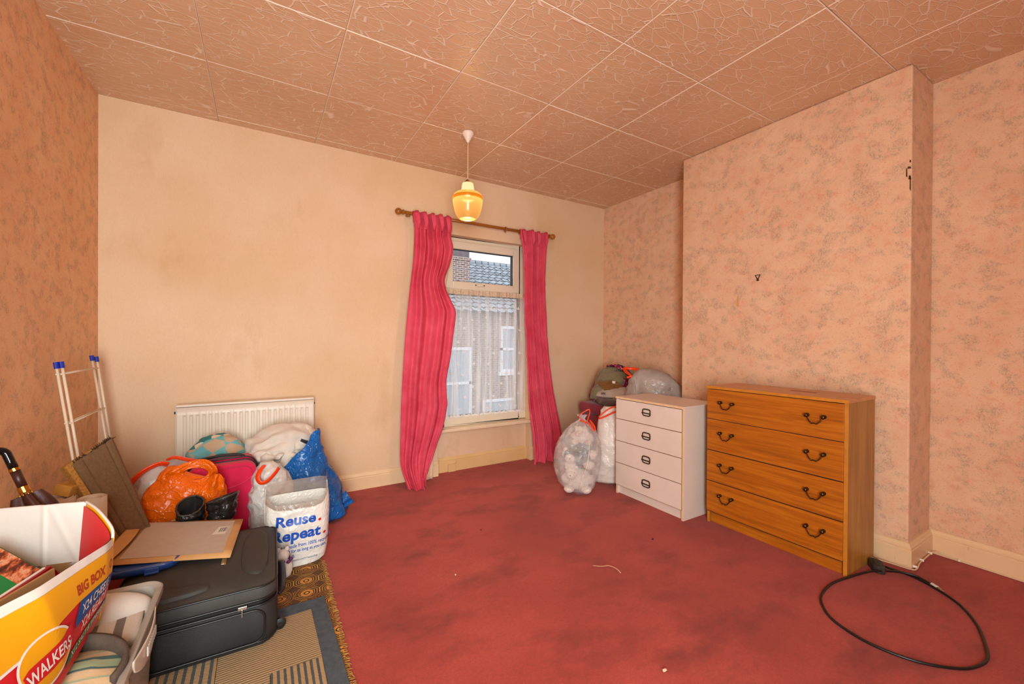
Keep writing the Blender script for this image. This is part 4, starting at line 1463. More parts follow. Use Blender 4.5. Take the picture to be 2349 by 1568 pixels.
def folded(name, m, parent, cx, cy, z0, lx, ly, lz, layers, seed, rot=0.0):
    """a stack of folded cloth: layers bulge out at the fold, sag between"""
    mb = MB()
    h = lz / layers
    for L in range(layers):
        def fn(u, v, L=L):
            a = 2 * PI * v
            r = math.copysign(abs(math.cos(a)) ** 0.55, math.cos(a)); s = math.copysign(abs(math.sin(a)) ** 0.8, math.sin(a))
            x = (u - 0.5) * lx
            y = r * ly / 2 * (1 + 0.03 * math.sin(L * 2.1 + seed))
            z = h * (L + 0.5) + s * h * 0.62
            z += 0.006 * nz((x * 3, y * 3, L), 3.0, seed) - 0.010 * abs(x / lx * 2) ** 3 * L / layers
            y += 0.006 * nz((x, L, y), 9.0, seed)
            return Vector((x, y, z))
        mb.grid(lambda u, v, L=L: fn(u, v, L), 16, 24)
        o0 = len(mb.v) - 16 * 24
        mb.f.append(tuple(o0 + k * 16 for k in range(24))); mb.f.append(tuple(o0 + k * 16 + 15 for k in range(23, -1, -1)))
    return mb.build(name, m, parent, smooth=True, loc=(cx, cy, z0), rot=(0, 0, rot))


white_linen = cloth_mat('white_linen', '#D6CCC0', '#E2D8CC', hue='#8A8074')
grey_cloth = cloth_mat('grey_linen', '#8A8074', '#9A9084', hue='#5A544C')
st_t = NT('grey_white_striped_towel')
sx_ = st_t.xyz()[0]
st_t.base(st_t.ramp(st_t.math('FRACT', st_t.math('DIVIDE', st_t.math('ADD', sx_, 1.02), 0.058)), [(0.0, '#DCD2C6'), (0.36, '#DCD2C6'), (0.40, '#7A746E'), (0.72, '#7A746E'), (0.76, '#DCD2C6')])); st_t.rough(0.95)
st_t.bump(st_t.noise(200, 2).outputs['Fac'], 0.4, 0.004)
gs_t = NT('green_striped_cushion_fabric')
v_ = gs_t.mapping((1, 1, 1))
sw = gs_t.noise(6, 2)
fz = gs_t.math('FRACT', gs_t.math('ADD', gs_t.math('DIVIDE', gs_t.math('ADD', gs_t.xyz()[1], 2.0), 0.105), gs_t.math('MULTIPLY', sw.outputs['Fac'], 0.25)))
gs_t.base(gs_t.ramp(fz, [(0.0, '#9EAE88'), (0.28, '#A8B08C'), (0.31, '#4E6A62'), (0.42, '#4E6A62'), (0.45, '#D0AE84'), (0.62, '#D6B68E'), (0.65, '#8EA486'), (0.72, '#D2B084'), (0.9, '#D4B48C'), (0.94, '#4A6660')])); gs_t.rough(0.85)
gs_t.bump(gs_t.noise(240, 2).outputs['Fac'], 0.2, 0.003)
lower = tag(folded('folded_blanket', grey_cloth, None, -0.50, 1.50, 0.025, 0.36, 0.50, 0.24, 4, 2.0), 'grey folded blankets at the bottom of the clear bin', 'blanket')
tw = tag(folded('striped_towel', st_t.m, None, -0.405, 1.605, 0.292, 0.21, 0.155, 0.075, 2, 3.0, 0.10), 'folded white and grey striped towel in the clear bin', 'towel')
pwX = drape(0.42, 0.34, 30, 26, lambda u, v: (-0.58 + 0.28 * u, 1.63 + 0.15 * v + 0.01 * math.sin(20 * u), 0.47 + 0.015 * math.sin(16 * u + 9 * v)), [((-0.43, 1.705, 0.350), (0.14, 0.075, 0.064))], 70, 4, floor=0.30, walls=((0, 1, -0.300), (1, 1, 1.768), (1, -1, 1.62)))
pw = tag(cloth_obj('pillowcase', white_linen, None, pwX, 0.006), 'crumpled white pillowcase on top of the clear bin beneath the blue lid', 'linen')
gc = sack('striped_cushion', gs_t.m, None, [(0.0, -0.05, 0.05, -0.06, 0.06), (0.02, -0.085, 0.085, -0.10, 0.10), (0.06, -0.092, 0.090, -0.112, 0.112), (0.095, -0.075, 0.070, -0.09, 0.085), (0.110, -0.02, 0.02, -0.02, 0.02)], 4, 0.004, 7, 0.006, n=60, nv=26, ex=0.7, loc=(-0.380, 1.390, 0.300), rot=(0, 0.12, 0.1))
tag(gc, 'green, teal and beige striped cushion in the front of the clear bin', 'cushion')
fe = MB()
fe.grid(lambda u, v: Vector((-0.10 + 0.205 * math.sin(u * PI * 0.62), 0.125 * math.cos(u * PI * 0.62) ** 1 - 0.03 + 0.0 * v, -0.06 + 0.155 * v - 0.04 * u * u)), 30, 8)
feo = fe.build('felt_slipper', simple('dark_brown_felt', '#4A3A2E', 0.9, var=0.15, vscale=40, bump=0.4, bscale=200), None, smooth=True, solid=0.010, loc=(-0.392, 1.400, 0.345))
tag(feo, 'dark brown felt slipper curled around the green striped cushion', 'slipper')

bp = simple('blue_plastic', '#2C4C94', 0.32, var=0.06, vscale=6)
LD = thing('blue_bin_lid', 'blue plastic storage box lid under the envelope', 'lid', (-0.405, 2.295, 0.2895), (0.0, 0.0, 0.01))
ld = MB()
def lid_ring(s, z, r):
    out = []
    hx, hy = 0.110 * s + 0 * r, 0.140 * s
    for cx, cy, a0 in ((hx - r, hy - r, 0), (-hx + r, hy - r, PI / 2), (-hx + r, -hy + r, PI), (hx - r, -hy + r, 1.5 * PI)):
        for k in range(8):
            a = a0 + PI / 2 * k / 7
            out.append((cx + r * math.cos(a), cy + r * math.sin(a), z))
    return out
rings = [lid_ring(1.02, -0.022, 0.05), lid_ring(1.03, -0.003, 0.05), lid_ring(1.02, 0.0, 0.05), lid_ring(0.94, 0.0, 0.042), lid_ring(0.92, -0.010, 0.04), lid_ring(0.86, -0.010, 0.036), lid_ring(0.845, -0.004, 0.036), lid_ring(0.80, -0.004, 0.034)]
N_ = len(rings[0])
ld.v = [p for r in rings for p in r]
for i in range(len(rings) - 1):
    for k in range(N_):
        k2 = (k + 1) % N_
        ld.f.append((i * N_ + k, i * N_ + k2, (i + 1) * N_ + k2, (i + 1) * N_ + k))
ld.f.append(tuple((len(rings) - 1) * N_ + k for k in range(N_)))
smooth_angle(ld.build('panel', bp, LD, solid=0.0025), 30)
cl_ = MB(); cl_.box(0.01, 0.055, -0.153, -0.144, -0.022, -0.004); cl_.box(0.01, 0.055, -0.158, -0.144, -0.026, -0.018)
cl_.build('clip', bp, LD, bevel=0.002)


# ------------------------------------------------------------------ crisps box and what it holds
CB = thing('crisps_box', 'open yellow and red cardboard crisps box on the clear bin, at the bottom left corner', 'cardboard box', (0, 0, 0))
TY = [1.10, 1.215, 1.26, 1.317, 1.425, 1.515, 1.560]
TX = [-0.535, -0.480, -0.456, -0.421, -0.387, -0.356, -0.352]
def face_P(y, t, off=0.0):
    """front panel of the box: y along it, t from rim (0) to foot (1); off lifts off the board"""
    xt = float(np.interp(y, TY, TX))
    xb = float(np.interp(y, [1.10, 1.215, 1.32, 1.56], [-0.392, -0.386, -0.381, -0.383]))
    x = xt * (1 - t) + xb * t + 0.010 * math.sin(PI * min(1, max(0, t))) 
    z = 0.650 - 0.005 * (y - 1.215) / 0.3 + t * -0.222
    off = off * 1.4
    return Vector((x + off, y - off * 0.25, z + off * 0.2))
board = simple('box_white_board_edge', '#DCD2C6', 0.7, var=0.05, vscale=30)
kraft = simple('kraft_board_inside', '#A87C4C', 0.8, var=0.08, vscale=20)
redp = simple('red_print', '#C4141E', 0.45, var=0.04, vscale=8)
redin = simple('red_printed_flap', '#D4222A', 0.5, var=0.04, vscale=8)
yel = simple('yellow_print', '#E09C04', 0.45, var=0.04, vscale=8)
blu = simple('blue_print', '#0A4C8A', 0.45, var=0.04)
grn = simple('green_print', '#0C7A38', 0.45, var=0.04)
wht = simple('white_print', '#E6DCD2', 0.45, var=0.03)
dred = simple('dark_red_lettering', '#A83A10', 0.5, var=0.03)
Y0, Y1 = 1.10, 1.556
MB().grid(lambda u, v: face_P(Y0 + (Y1 - Y0) * u, v), 40, 20).build('front_panel', redp, CB, smooth=True)
def face_poly(name, m, top, bot, y0, y1, off, n=40, parent=CB):
    """printed patch between two curves t = top(y) and t = bot(y)"""
    return MB().grid(lambda u, v: face_P(y0 + (y1 - y0) * u, top(y0 + (y1 - y0) * u) * (1 - v) + bot(y0 + (y1 - y0) * u) * v, off), n, 14).build(name, m, parent, smooth=True)
itp = lambda ys, ts: (lambda y: float(np.interp(y, ys, ts)))
yb_ = itp([1.215, 1.27, 1.30, 1.34, 1.40, 1.47, 1.56], [0.475, 0.478, 0.462, 0.432, 0.408, 0.41, 0.42])
def yarea(u, v):
    y = 1.246 - 0.060 * v + (1.556 - 1.246 + 0.060 * v) * u
    return face_P(y, (0.085 + 0.015 * (y - 1.2) / 0.4) * (1 - v) + yb_(y) * v, 0.0014)
MB().grid(yarea, 50, 16).build('yellow_area', yel, CB, smooth=True)
face_poly('white_border', board, itp([1.2, 1.6], [-0.004, -0.004]), itp([1.2, 1.6], [0.085, 0.10]), 1.10, 1.556, 0.0007)
MB().grid(lambda u, v: face_P(1.10 + 0.148 * u, 0.08 + 0.42 * v, 0.0010), 6, 20).build('white_border', board, CB, smooth=True)
face_poly('blue_band', blu, itp([1.37, 1.41, 1.56], [0.64, 0.41, 0.425]), itp([1.37, 1.385, 1.54, 1.56], [0.66, 0.640, 0.548, 0.548]), 1.383, 1.556, 0.0012)
face_poly('green_band', grn, itp([1.325, 1.352, 1.54, 1.56], [0.915, 0.822, 0.715, 0.71]), itp([1.325, 1.337, 1.54, 1.56], [0.93, 0.905, 0.80, 0.79]), 1.330, 1.556, 0.0012)
def face_text(name, s, m, y, t, h, length, slope=0.0, shear=0.0, bold=0.0, off=0.0016):
    """lettering on the panel: left end at (y, t) on the baseline, cap height h (in t), squeezed to length in y"""
    vs, fs = text_mesh(s, 1.0, bold, shear)
    x0 = min(v.x for v in vs); x1 = max(v.x for v in vs)
    mb = MB()
    mb.add([face_P(y + (v.x - x0) / (x1 - x0) * length, t + slope * (v.x - x0) / (x1 - x0) - v.y / 0.70 * h, off) for v in vs], fs)
    return mb.build(name, m, CB)
face_text('lettering', 'BIG BOX', dred, 1.403, 0.335, 0.105, 0.105, 0.005, 0, 0.045)
face_text('lettering', 'O', dred, 1.530, 0.335, 0.105, 0.018, 0, 0, 0.02)
face_text('lettering', 'X24 CHEESE', wht, 1.412, 0.560, 0.095, 0.125, -0.03, 0.15, 0.01)
face_text('lettering', 'X24 READY', wht, 1.405, 0.730, 0.10, 0.13, -0.075, 0.15, 0.01)
face_text('lettering', 'X12 SALT & VINEGAR', wht, 1.355, 0.880, 0.060, 0.185, -0.10, 0.15, 0.01)
# round emblem: yellow disc, white ring, red ribbon
def disc(name, m, cy, ct, ry, rt_, off, inner=0.0):
    mb = MB()
    def fn(u, v):
        a = 2 * PI * u
        k = inner + (1 - inner) * v
        return face_P(max(Y0, cy + ry * k * math.cos(a)), ct + rt_ * k * math.sin(a), off)
    mb.grid(fn, 48, 5, wrap_u=True)
    return mb.build(name, m, CB)
disc('emblem_disc', yel, 1.285, 0.650, 0.072, 0.225, 0.0014)
disc('emblem_ring', wht, 1.285, 0.650, 0.078, 0.240, 0.0016, 0.92)
ribt = itp([1.21, 1.235, 1.285, 1.33, 1.368], [0.64, 0.60, 0.60, 0.585, 0.51]); ribb = itp([1.21, 1.235, 1.285, 1.33, 1.368], [0.78, 0.755, 0.775, 0.765, 0.66])
face_poly('emblem_ribbon', redp, ribt, ribb, 1.217, 1.366, 0.0020)
face_text('lettering', 'WALKERS', wht, 1.222, 0.742, 0.105, 0.132, -0.012, 0.1, 0.02, 0.0026)
# end wall curling up into a red lined flap
def endw(u, v):
    top = spline([face_P(1.556, 0), (-0.359, 1.575, 0.668), (-0.404, 1.650, 0.698), (-0.452, 1.732, 0.706)], 13)
    bot = spline([face_P(1.556, 1), (-0.395, 1.590, 0.428), (-0.432, 1.640, 0.428), (-0.462, 1.700, 0.430)], 13)
    k = u * 12; i = min(11, int(k)); f = k - i
    a = top[i].lerp(top[i + 1], f); b = bot[i].lerp(bot[i + 1], f)
    return a.lerp(b, v)
MB().grid(endw, 26, 14).build('end_flap', yel, CB, smooth=True, solid=0.004, solid_off=1)
MB().grid(lambda u, v: endw(0.02 + 0.96 * u, 0.035 + 0.90 * v) + Vector((-0.0048, -0.0022, 0)), 26, 14).build('flap_lining', redin, CB, smooth=True)
rm = MB(); rm.tube([endw(k / 24, 0.0) for k in range(25)], 0.0036, 6); rm.build('flap_rim', board, CB, smooth=True)
def wf_(u, v):
    TRc, TLc, BLc, BRc = Vector((-0.452, 1.730, 0.706)), Vector((-0.735, 1.893, 0.679)), Vector((-0.715, 1.850, 0.490)), Vector((-0.450, 1.702, 0.533))
    p = TLc.lerp(TRc, u).lerp(BLc.lerp(BRc, u), v)
    cr_ = 0.004 * math.exp(-((u - 0.62) / 0.02) ** 2) + 0.0025 * math.exp(-((u - 0.75 - 0.3 * (v - 0.3)) / 0.03) ** 2)
    return p + Vector((0, 0.004 * math.sin(3 * u) - cr_, 0))
MB().grid(wf_, 60, 20).build('white_flap', simple('white_lined_flap', '#E2DCD4', 0.7, var=0.03, vscale=12, bump=0.08, bscale=90), CB, smooth=True, solid=0.004, solid_off=1)
iw = MB()
iw.prism([(-0.462, 1.700, 0.428), (-0.453, 1.706, 0.54), (-0.715, 1.858, 0.50), (-0.715, 1.850, 0.428)], (0.004, 0.006, 0))
iw.build('back_panel', kraft, CB)
iw = MB(); iw.prism([(-0.715, 1.850, 0.428), (-0.725, 1.858, 0.62), (-0.812, 1.225, 0.62), (-0.790, 1.215, 0.428)], (-0.004, 0, 0)); iw.build('side_panel', kraft, CB)
iw = MB(); iw.prism([(-0.790, 1.215, 0.428), (-0.812, 1.215, 0.640), (-0.537, 1.098, 0.648), (-0.394, 1.099, 0.428)], (0, -0.004, 0)); iw.build('near_panel', yel, CB)
iw = MB(); iw.prism([(-0.394, 1.102, 0.4255), (-0.386, 1.556, 0.4255), (-0.462, 1.700, 0.4255), (-0.715, 1.850, 0.4255), (-0.790, 1.215, 0.4255)], (0, 0, 0.003)); iw.build('base_panel', kraft, CB)
# inside face of the front board
MB().grid(lambda u, v: face_P(Y0 + (Y1 - Y0) * u, 0.01 + 0.97 * v, -0.0048), 30, 8).build('inner_face', kraft, CB, smooth=True)

# book with a photographic cover, leaning in the box
ph_t = NT('cover_photograph')
pn = ph_t.noise(34, 5, 0.65)
ph_t.base(ph_t.ramp(pn.outputs['Fac'], [(0.30, '#241A22'), (0.44, '#6A2E1E'), (0.52, '#C8643A'), (0.60, '#DCA07C'), (0.68, '#8A4A34'), (0.76, '#2C2028')])); ph_t.rough(0.3)
BK = thing('cookbook', 'green and white hardback book with a photographic band on its cover, inside the crisps box', 'book', (-0.575, 1.585, 0.4292))
# local frame: cover plane tilted, its top edge runs to the right and away
TLb, TRb = Vector((-0.075, 0.160, 0.198)), Vector((0.085, 0.012, 0.135))
ex_ = (TRb - TLb).normalized(); dn_ = Vector((-0.60, -0.42, -0.68)); dn_ = (dn_ - ex_ * dn_.dot(ex_)).normalized(); nn_ = ex_.cross(dn_).normalized()
if nn_.z < 0: nn_ = -nn_
Wb, Hb = 0.235, 0.17
def bslab(name, m, u0, u1, v0, v1, o0, o1, par):
    mb = MB()
    q = [TLb + ex_ * u * Wb + dn_ * v * Hb + nn_ * o0 for u, v in ((u0, v0), (u1, v0), (u1, v1), (u0, v1))]
    mb.prism(q, nn_ * (o1 - o0))
    return mb.build(name, m, par)
bslab('pages', simple('book_pages', '#DED2C0', 0.8, var=0.05), 0.0, 0.985, 0.01, 0.99, -0.017, -0.003, BK)
bslab('back_cover', grn, -0.005, 1.0, 0.0, 1.0, -0.020, -0.017, BK)
cvr = bslab('cover', simple('green_book_cover', '#127A3C', 0.3, var=0.05), -0.005, 1.0, 0.0, 1.0, -0.003, 0.0, BK)
bslab('photo_band', ph_t.m, -0.005, 1.0, 0.0, 0.26, 0.0, 0.0006, BK)
bslab('white_title_area', simple('white_cover_area', '#DCD8D0', 0.3, var=0.03), -0.005, 0.82, 0.46, 1.0, 0.0, 0.0006, BK)
bslab('gold_corner', simple('gold_cover_print', '#C89A3C', 0.35, var=0.1), 0.0, 0.16, 0.26, 0.36, 0.0, 0.0006, BK)

# red framed card standing against the front board of the box
RF = thing('red_picture_frame', 'dark red edged picture frame standing inside the crisps box behind its front', 'picture frame', (-0.455, 1.40, 0.4292))
rfm = simple('dark_red_lacquer', '#96101A', 0.3, var=0.08)
def rslab(name, m, pts, d): 
    return MB().prism(pts, d).build(name, m, RF, bevel=0.002)
A_, B__ = Vector((-0.055, -0.125, 0.195)), Vector((0.002, 0.092, 0.196))
dd = Vector((-0.014, 0.004, 0))
rslab('frame', rfm, [A_, B__, B__ + Vector((0.018, 0.006, -0.03)), Vector((0.030, 0.095, 0.0)), Vector((-0.012, -0.12, 0.0))], dd)
rslab('mount', wht, [A_ + Vector((-0.002, 0.02, 0.0025)), B__ + Vector((-0.006, -0.008, 0.0025)), B__ + Vector((-0.006, -0.008, -0.08)), A_ + Vector((-0.002, 0.02, -0.08))], dd * 0.45)
rslab('backing', kraft, [A_ + Vector((0.004, 0.04, 0.001)), B__ + Vector((0.008, -0.02, 0.001)), B__ + Vector((0.014, -0.02, -0.10)), A_ + Vector((0.012, 0.04, -0.10))], Vector((0.006, -0.002, 0)))

# ------------------------------------------------------------------ boots
leather = NT('creased_black_leather')
leather.base(leather.ramp(leather.noise(14, 4).outputs['Fac'], [(0.3, '#0E0D0C'), (0.72, '#24211E')])); leather.rough(0.30)
lv = leather.voro(30, 'DISTANCE_TO_EDGE', vec=leather.mix(0.15, leather.obj(), leather.noise(8, 3).outputs['Color']))
leather.bump(leather.math('ADD', leather.ramp(lv.outputs['Distance'], [(0, 0.0), (0.15, 1.0)]), leather.noise(60, 2).outputs['Fac']), 0.35, 0.005)
boot_in = simple('boot_lining', '#1A1512', 0.8, var=0.2, vscale=30)
boot_rim = simple('worn_boot_rim', '#3A3632', 0.35, var=0.3, vscale=40)
sole_m = simple('boot_sole', '#16120F', 0.7, var=0.1)
def boot(label, loc, rot, h, lean, seed, wide=0.0):
    t = thing('boot', label, 'boot', loc, rot, None)
    def sh(u, v, k=1.0, dz=0.0):
        a = 2 * PI * u; z = 0.075 + (h - 0.075) * v
        top = v ** 6
        r = (0.046 + 0.004 * v + 0.003 * top) * k
        cx = lean[0] * v * v; cy = lean[1] * v * v
        q_ = (math.cos(a) * 0.8, math.sin(a) * 0.8, v * 5.5)
        cr_ = 0.018 * nz(q_, 1.6, seed) + 0.012 * (0.35 - abs(nz(q_, 2.7, seed + 4)) * 2)
        cr_ *= (1 - 0.6 * top)
        zz = z + dz + 0.030 * top * math.cos(a + seed) + wide * 0.03 * top * math.sin(a)
        return Vector((cx + (r * (0.95 + wide * 0.35 * v ** 3) + cr_) * math.cos(a), cy + (r * 1.15 + cr_) * math.sin(a), zz))
    MB().grid(lambda u, v: sh(u, v), 48, 44, wrap_u=True).build('shaft', leather.m, t, smooth=True, solid=0.0035, solid_off=1)
    MB().grid(lambda u, v: sh(u, 0.35 + 0.64 * v, 0.90), 40, 14, wrap_u=True).build('lining', boot_in, t, smooth=True)
    ins = MB(); ins.add([sh(k / 24, 0.45, 0.95) for k in range(24)], [tuple(range(24))]); ins.build('insole', boot_in, t)
    cf = MB(); cf.tube([sh(k / 40, 1.0) for k in range(40)], 0.0045, 8, closed=True); cf.build('collar', boot_rim, t, smooth=True)
    fo_ = MB()
    def foot(u, v):
        a = 2 * PI * u
        y = 0.055 - 0.235 * v
        w = 0.036 + 0.012 * math.sin(PI * v) - 0.012 * v ** 4
        hgt = (0.105 - 0.052 * min(1, v * 1.6)) * (1 - 0.85 * v ** 9)
        if v > 0.985 or v < 0.015: w *= 0.3
        return Vector((w * math.cos(a), y, 0.018 + hgt * (0.5 + 0.5 * math.sin(a))))
    fo_.grid(foot, 28, 22, wrap_u=True)
    fo_.build('foot', leather.m, t, smooth=True)
    so = MB(); so.prism([(0.040 * math.cos(2 * PI * k / 20), -0.06 + 0.118 * math.sin(2 * PI * k / 20), 0) for k in range(20)], (0, 0, 0.02)); so.build('sole', sole_m, t, bevel=0.002)
    return t
boot('black leather boot with a narrow top, left one of the pair behind the envelope', (-0.298, 2.660, 0), (0, 0, 2.6), 0.350, (0.0, 0.02), 1.0)
b2 = boot('black leather boot with a wide gaping top, right one of the pair behind the envelope', (-0.180, 2.655, 0), (0, 0, 2.9), 0.370, (-0.014, 0.02), 2.4, 1.0)

# ------------------------------------------------------------------ leaning panel, rolls, umbrella, airer
felt = simple('brown_hessian_felt', '#76583A', 0.95, var=0.14, vscale=90, bump=0.5, bscale=260)
chip = simple('chipboard_edge', '#B07C34', 0.85, var=0.35, vscale=120, bump=0.3, bscale=150)
PN = thing('upholstered_panel', 'brown felt covered chipboard furniture panel leaning in the left corner', 'panel', (-0.42, 2.545, 0.0))
TLp, TRp = Vector((-0.297, -0.055, 0.650)), Vector((-0.182, 0.090, 0.735))
BLp, BRp = Vector((-0.010, -0.045, 0.0)), Vector((0.060, 0.030, 0.0))
nP = (TRp - TLp).cross(BLp - TLp).normalized()
if nP.y > 0: nP = -nP
def pq(u, v, o): return (TLp.lerp(TRp, u)).lerp(BLp.lerp(BRp, u), v) + nP * o
MB().prism([pq(0, 0, -0.030), pq(1, 0, -0.030), pq(1, 1, -0.030), pq(0, 1, -0.030)], nP * 0.028).build('chipboard', chip, PN)
def fl_(u, v):
    o = 0.006 + 0.010 * min(1, 14 * min(u, 1 - u)) + 0.0015 * nz((u * 5, v * 14, 0), 2, 3)
    for g_ in (0.22, 0.80): o -= 0.006 * math.exp(-((u - g_ - (0.05 * (v - 0.3))) / 0.018) ** 2)
    return pq(0.13 + 0.87 * u, 0.005 + 0.985 * v, o)
MB().grid(fl_, 60, 80).build('felt_cover', felt, PN, smooth=True, solid=0.004, solid_off=-1)
tf = MB(); rp_ = random.Random(9)
for k in range(70):
    u = rp_.uniform(0.14, 0.99); p = pq(u, 0.01, 0.010)
    tf.tube([p, p + Vector((rp_.uniform(-0.01, 0.012), -0.004, rp_.uniform(0.006, 0.022)))], [0.0022, 0.0006], 4)
tfo = tf.build('torn_fibres', simple('torn_felt_fibres', '#3C2A1C', 0.95, var=0.3, vscale=50), PN); tfo['kind'] = 'stuff'
MB().bar(pq(0.05, 0.02, 0.004), pq(0.05, 0.98, 0.004), 0.022, 0.008, up=nP).build('edge_strip', chip, PN, bevel=0.001)
bt = MB()
Mx = Matrix.Translation((-0.290, -0.062, 0.555)) @ Matrix.Rotation(0.30, 4, 'Y') @ Matrix.Rotation(-0.35, 4, 'Z')
bt.box(-0.030, 0.030, -0.02, 0.20, -0.022, 0.022, Mx)
bt.build('batten', simple('pine_batten', '#C28C3C', 0.6, var=0.2, vscale=14), PN, bevel=0.002)

def roll(label, x, y, r, h, seed):
    t = thing('wallpaper_roll', label, 'wallpaper roll', (x, y, 0.0), (0, 0, seed))
    pm = simple('wallpaper_roll_paper', '#CDB49A', 0.8, var=0.05, vscale=20)
    mb = MB()
    turns = 7; n = 40 * turns
    pts = []
    for k in range(n + 1):
        a = 2 * PI * k / 40
        pts.append((0.016 + (r - 0.016) * k / n, a))
    mb.v = []
    for rr, a in pts:
        mb.v.append((rr * math.cos(a), rr * math.sin(a), 0.0)); mb.v.append((rr * math.cos(a), rr * math.sin(a), h + 0.004 * math.sin(a * 0.21)))
    mb.f = [(2 * k, 2 * k + 2, 2 * k + 3, 2 * k + 1) for k in range(n)]
    mb.build('paper', pm, t, smooth=True, solid=0.0022)
    e = MB(); e.lathe([(0.018, h - 0.006), (r * 0.97, h - 0.004)], 32, cap0=False, cap1=False); e.build('end_grain', simple('rolled_paper_end', '#C4A88C', 0.9, var=0.2, vscale=120), t)
    return t
roll('pale wallpaper roll with an open core, standing behind the crisps box against the left wall', -0.738, 2.47, 0.060, 0.525, 0.4)
roll('pale ribbed wallpaper roll standing before the brown felt panel', -0.592, 2.335, 0.0455, 0.545, 1.9)
roll('pale wallpaper roll half hidden behind the folded umbrella', -0.795, 2.36, 0.044, 0.530, 3.0)

UM = thing('umbrella', 'folded brown umbrella with a black crook handle and gold collars against the left wall', 'umbrella', (-0.472, 2.045, 0.0))
T0 = Vector((-0.752 + 0.472, 2.130 - 2.045, 0.790)); Bm = Vector((0.0, 0.0, 0.012))
ax_ = (Bm - T0).normalized()
blk = simple('black_lacquer_handle', '#100E0D', 0.12, var=0)
gold = simple('polished_gold_collar', '#C88A34', 0.2, 0.9, var=0.05)
brw = simple('brown_umbrella_cloth', '#4A2418', 0.45, var=0.25, vscale=30, bump=0.2, bscale=50)
side = Vector((-0.75, -0.55, 0.05)); side = (side - ax_ * side.dot(ax_)).normalized()
P_ = lambda d, s=0.0: T0 + ax_ * d + side * s
hk = [P_(0.050, 0.0), P_(0.020, 0.0)]
for k in range(11):
    a = PI * k / 10
    hk.append(P_(-0.0 - 0.020 * math.sin(a) - 0.006, 0.021 - 0.021 * math.cos(a)))
hk += [P_(0.010, 0.042), P_(0.030, 0.041)]
MB().tube(hk, [0.0125] * (len(hk) - 1) + [0.010], 14).build('crook_handle', blk, UM, smooth=True)
MB().tube([P_(0.048), P_(0.058)], 0.0138, 16).build('collar', gold, UM, smooth=False)
MB().tube([P_(0.058), P_(0.120)], [0.013, 0.0125], 14).build('grip', simple('brown_leather_grip', '#3A1A12', 0.4, var=0.2, vscale=40), UM, smooth=True)
MB().tube([P_(0.118), P_(0.138)], 0.0150, 16).build('collar', gold, UM, smooth=False)
rbm = MB()
for k in range(8):
    a = 2 * PI * k / 8; o1 = side * math.cos(a) + ax_.cross(side) * math.sin(a)
    rbm.tube([P_(0.136) + o1 * 0.013, P_(0.158) + o1 * 0.018], 0.0025, 6)
rbm.build('rib_tips', gold, UM, smooth=True)
def can(u, v):
    a = 2 * PI * u; d = 0.148 + 0.60 * v
    o1 = side * math.cos(a) + ax_.cross(side) * math.sin(a)
    r = 0.020 + 0.022 * math.sin(PI * min(1, v * 3.2)) * (1 - v) + 0.010 * (1 - v)
    r *= 1 + 0.30 * math.cos(5 * a + 9 * v) * (1 - 0.6 * v)
    return P_(d) + o1 * r
MB().grid(can, 60, 40, wrap_u=True).build('canopy', brw, UM, smooth=True)
MB().tube([P_(0.70), P_((Bm - T0).length)], [0.008, 0.004], 10).build('tip', blk, UM, smooth=True)

AR = thing('clothes_airer', 'white wire clothes airer with blue end caps leaning in the far left corner', 'clothes airer', (-0.70, 2.98, 0.0))
wireW = simple('white_coated_wire', '#E6D2B8', 0.35, var=0.03)
capb = simple('blue_end_cap', '#10289A', 0.4, var=0)
def ap(z, y, o=0.0): return Vector((-0.115 + 0.125 * (1.08 - z) + o, y, z))
for (y0_, o, zb, zt) in ((-0.245, 0.0, 0.004, 1.070), (-0.236, 0.016, 0.30, 1.072), (0.236, 0.0, 0.004, 1.085), (0.248, 0.016, 0.55, 1.078)):
    MB().tube([ap(zb, y0_ * (1.0 if zb < 0.5 else 0.985), o), ap(zt, y0_, o)], 0.0058, 10).build('post', wireW, AR, smooth=True)
    if zt < 1.080 and y0_ > 0: 
        MB().tube([ap(0.530, y0_ * 0.985, o), ap(0.556, y0_ * 0.985, o)], 0.0088, 12).build('end_cap', capb, AR, smooth=False)
    MB().tube([ap(zt - 0.014, y0_, o), ap(zt + 0.016, y0_, o)], 0.0092, 12).build('end_cap', capb, AR, smooth=False)
for z in (1.030, 0.800, 0.560, 0.33, 0.10):
    for o in (0.0, 0.016):
        if o > 0 and z < 0.31: continue
        MB().tube([ap(z, -0.262, o), ap(z, 0.268, o)], 0.0038, 8).build('rung', wireW, AR, smooth=True)


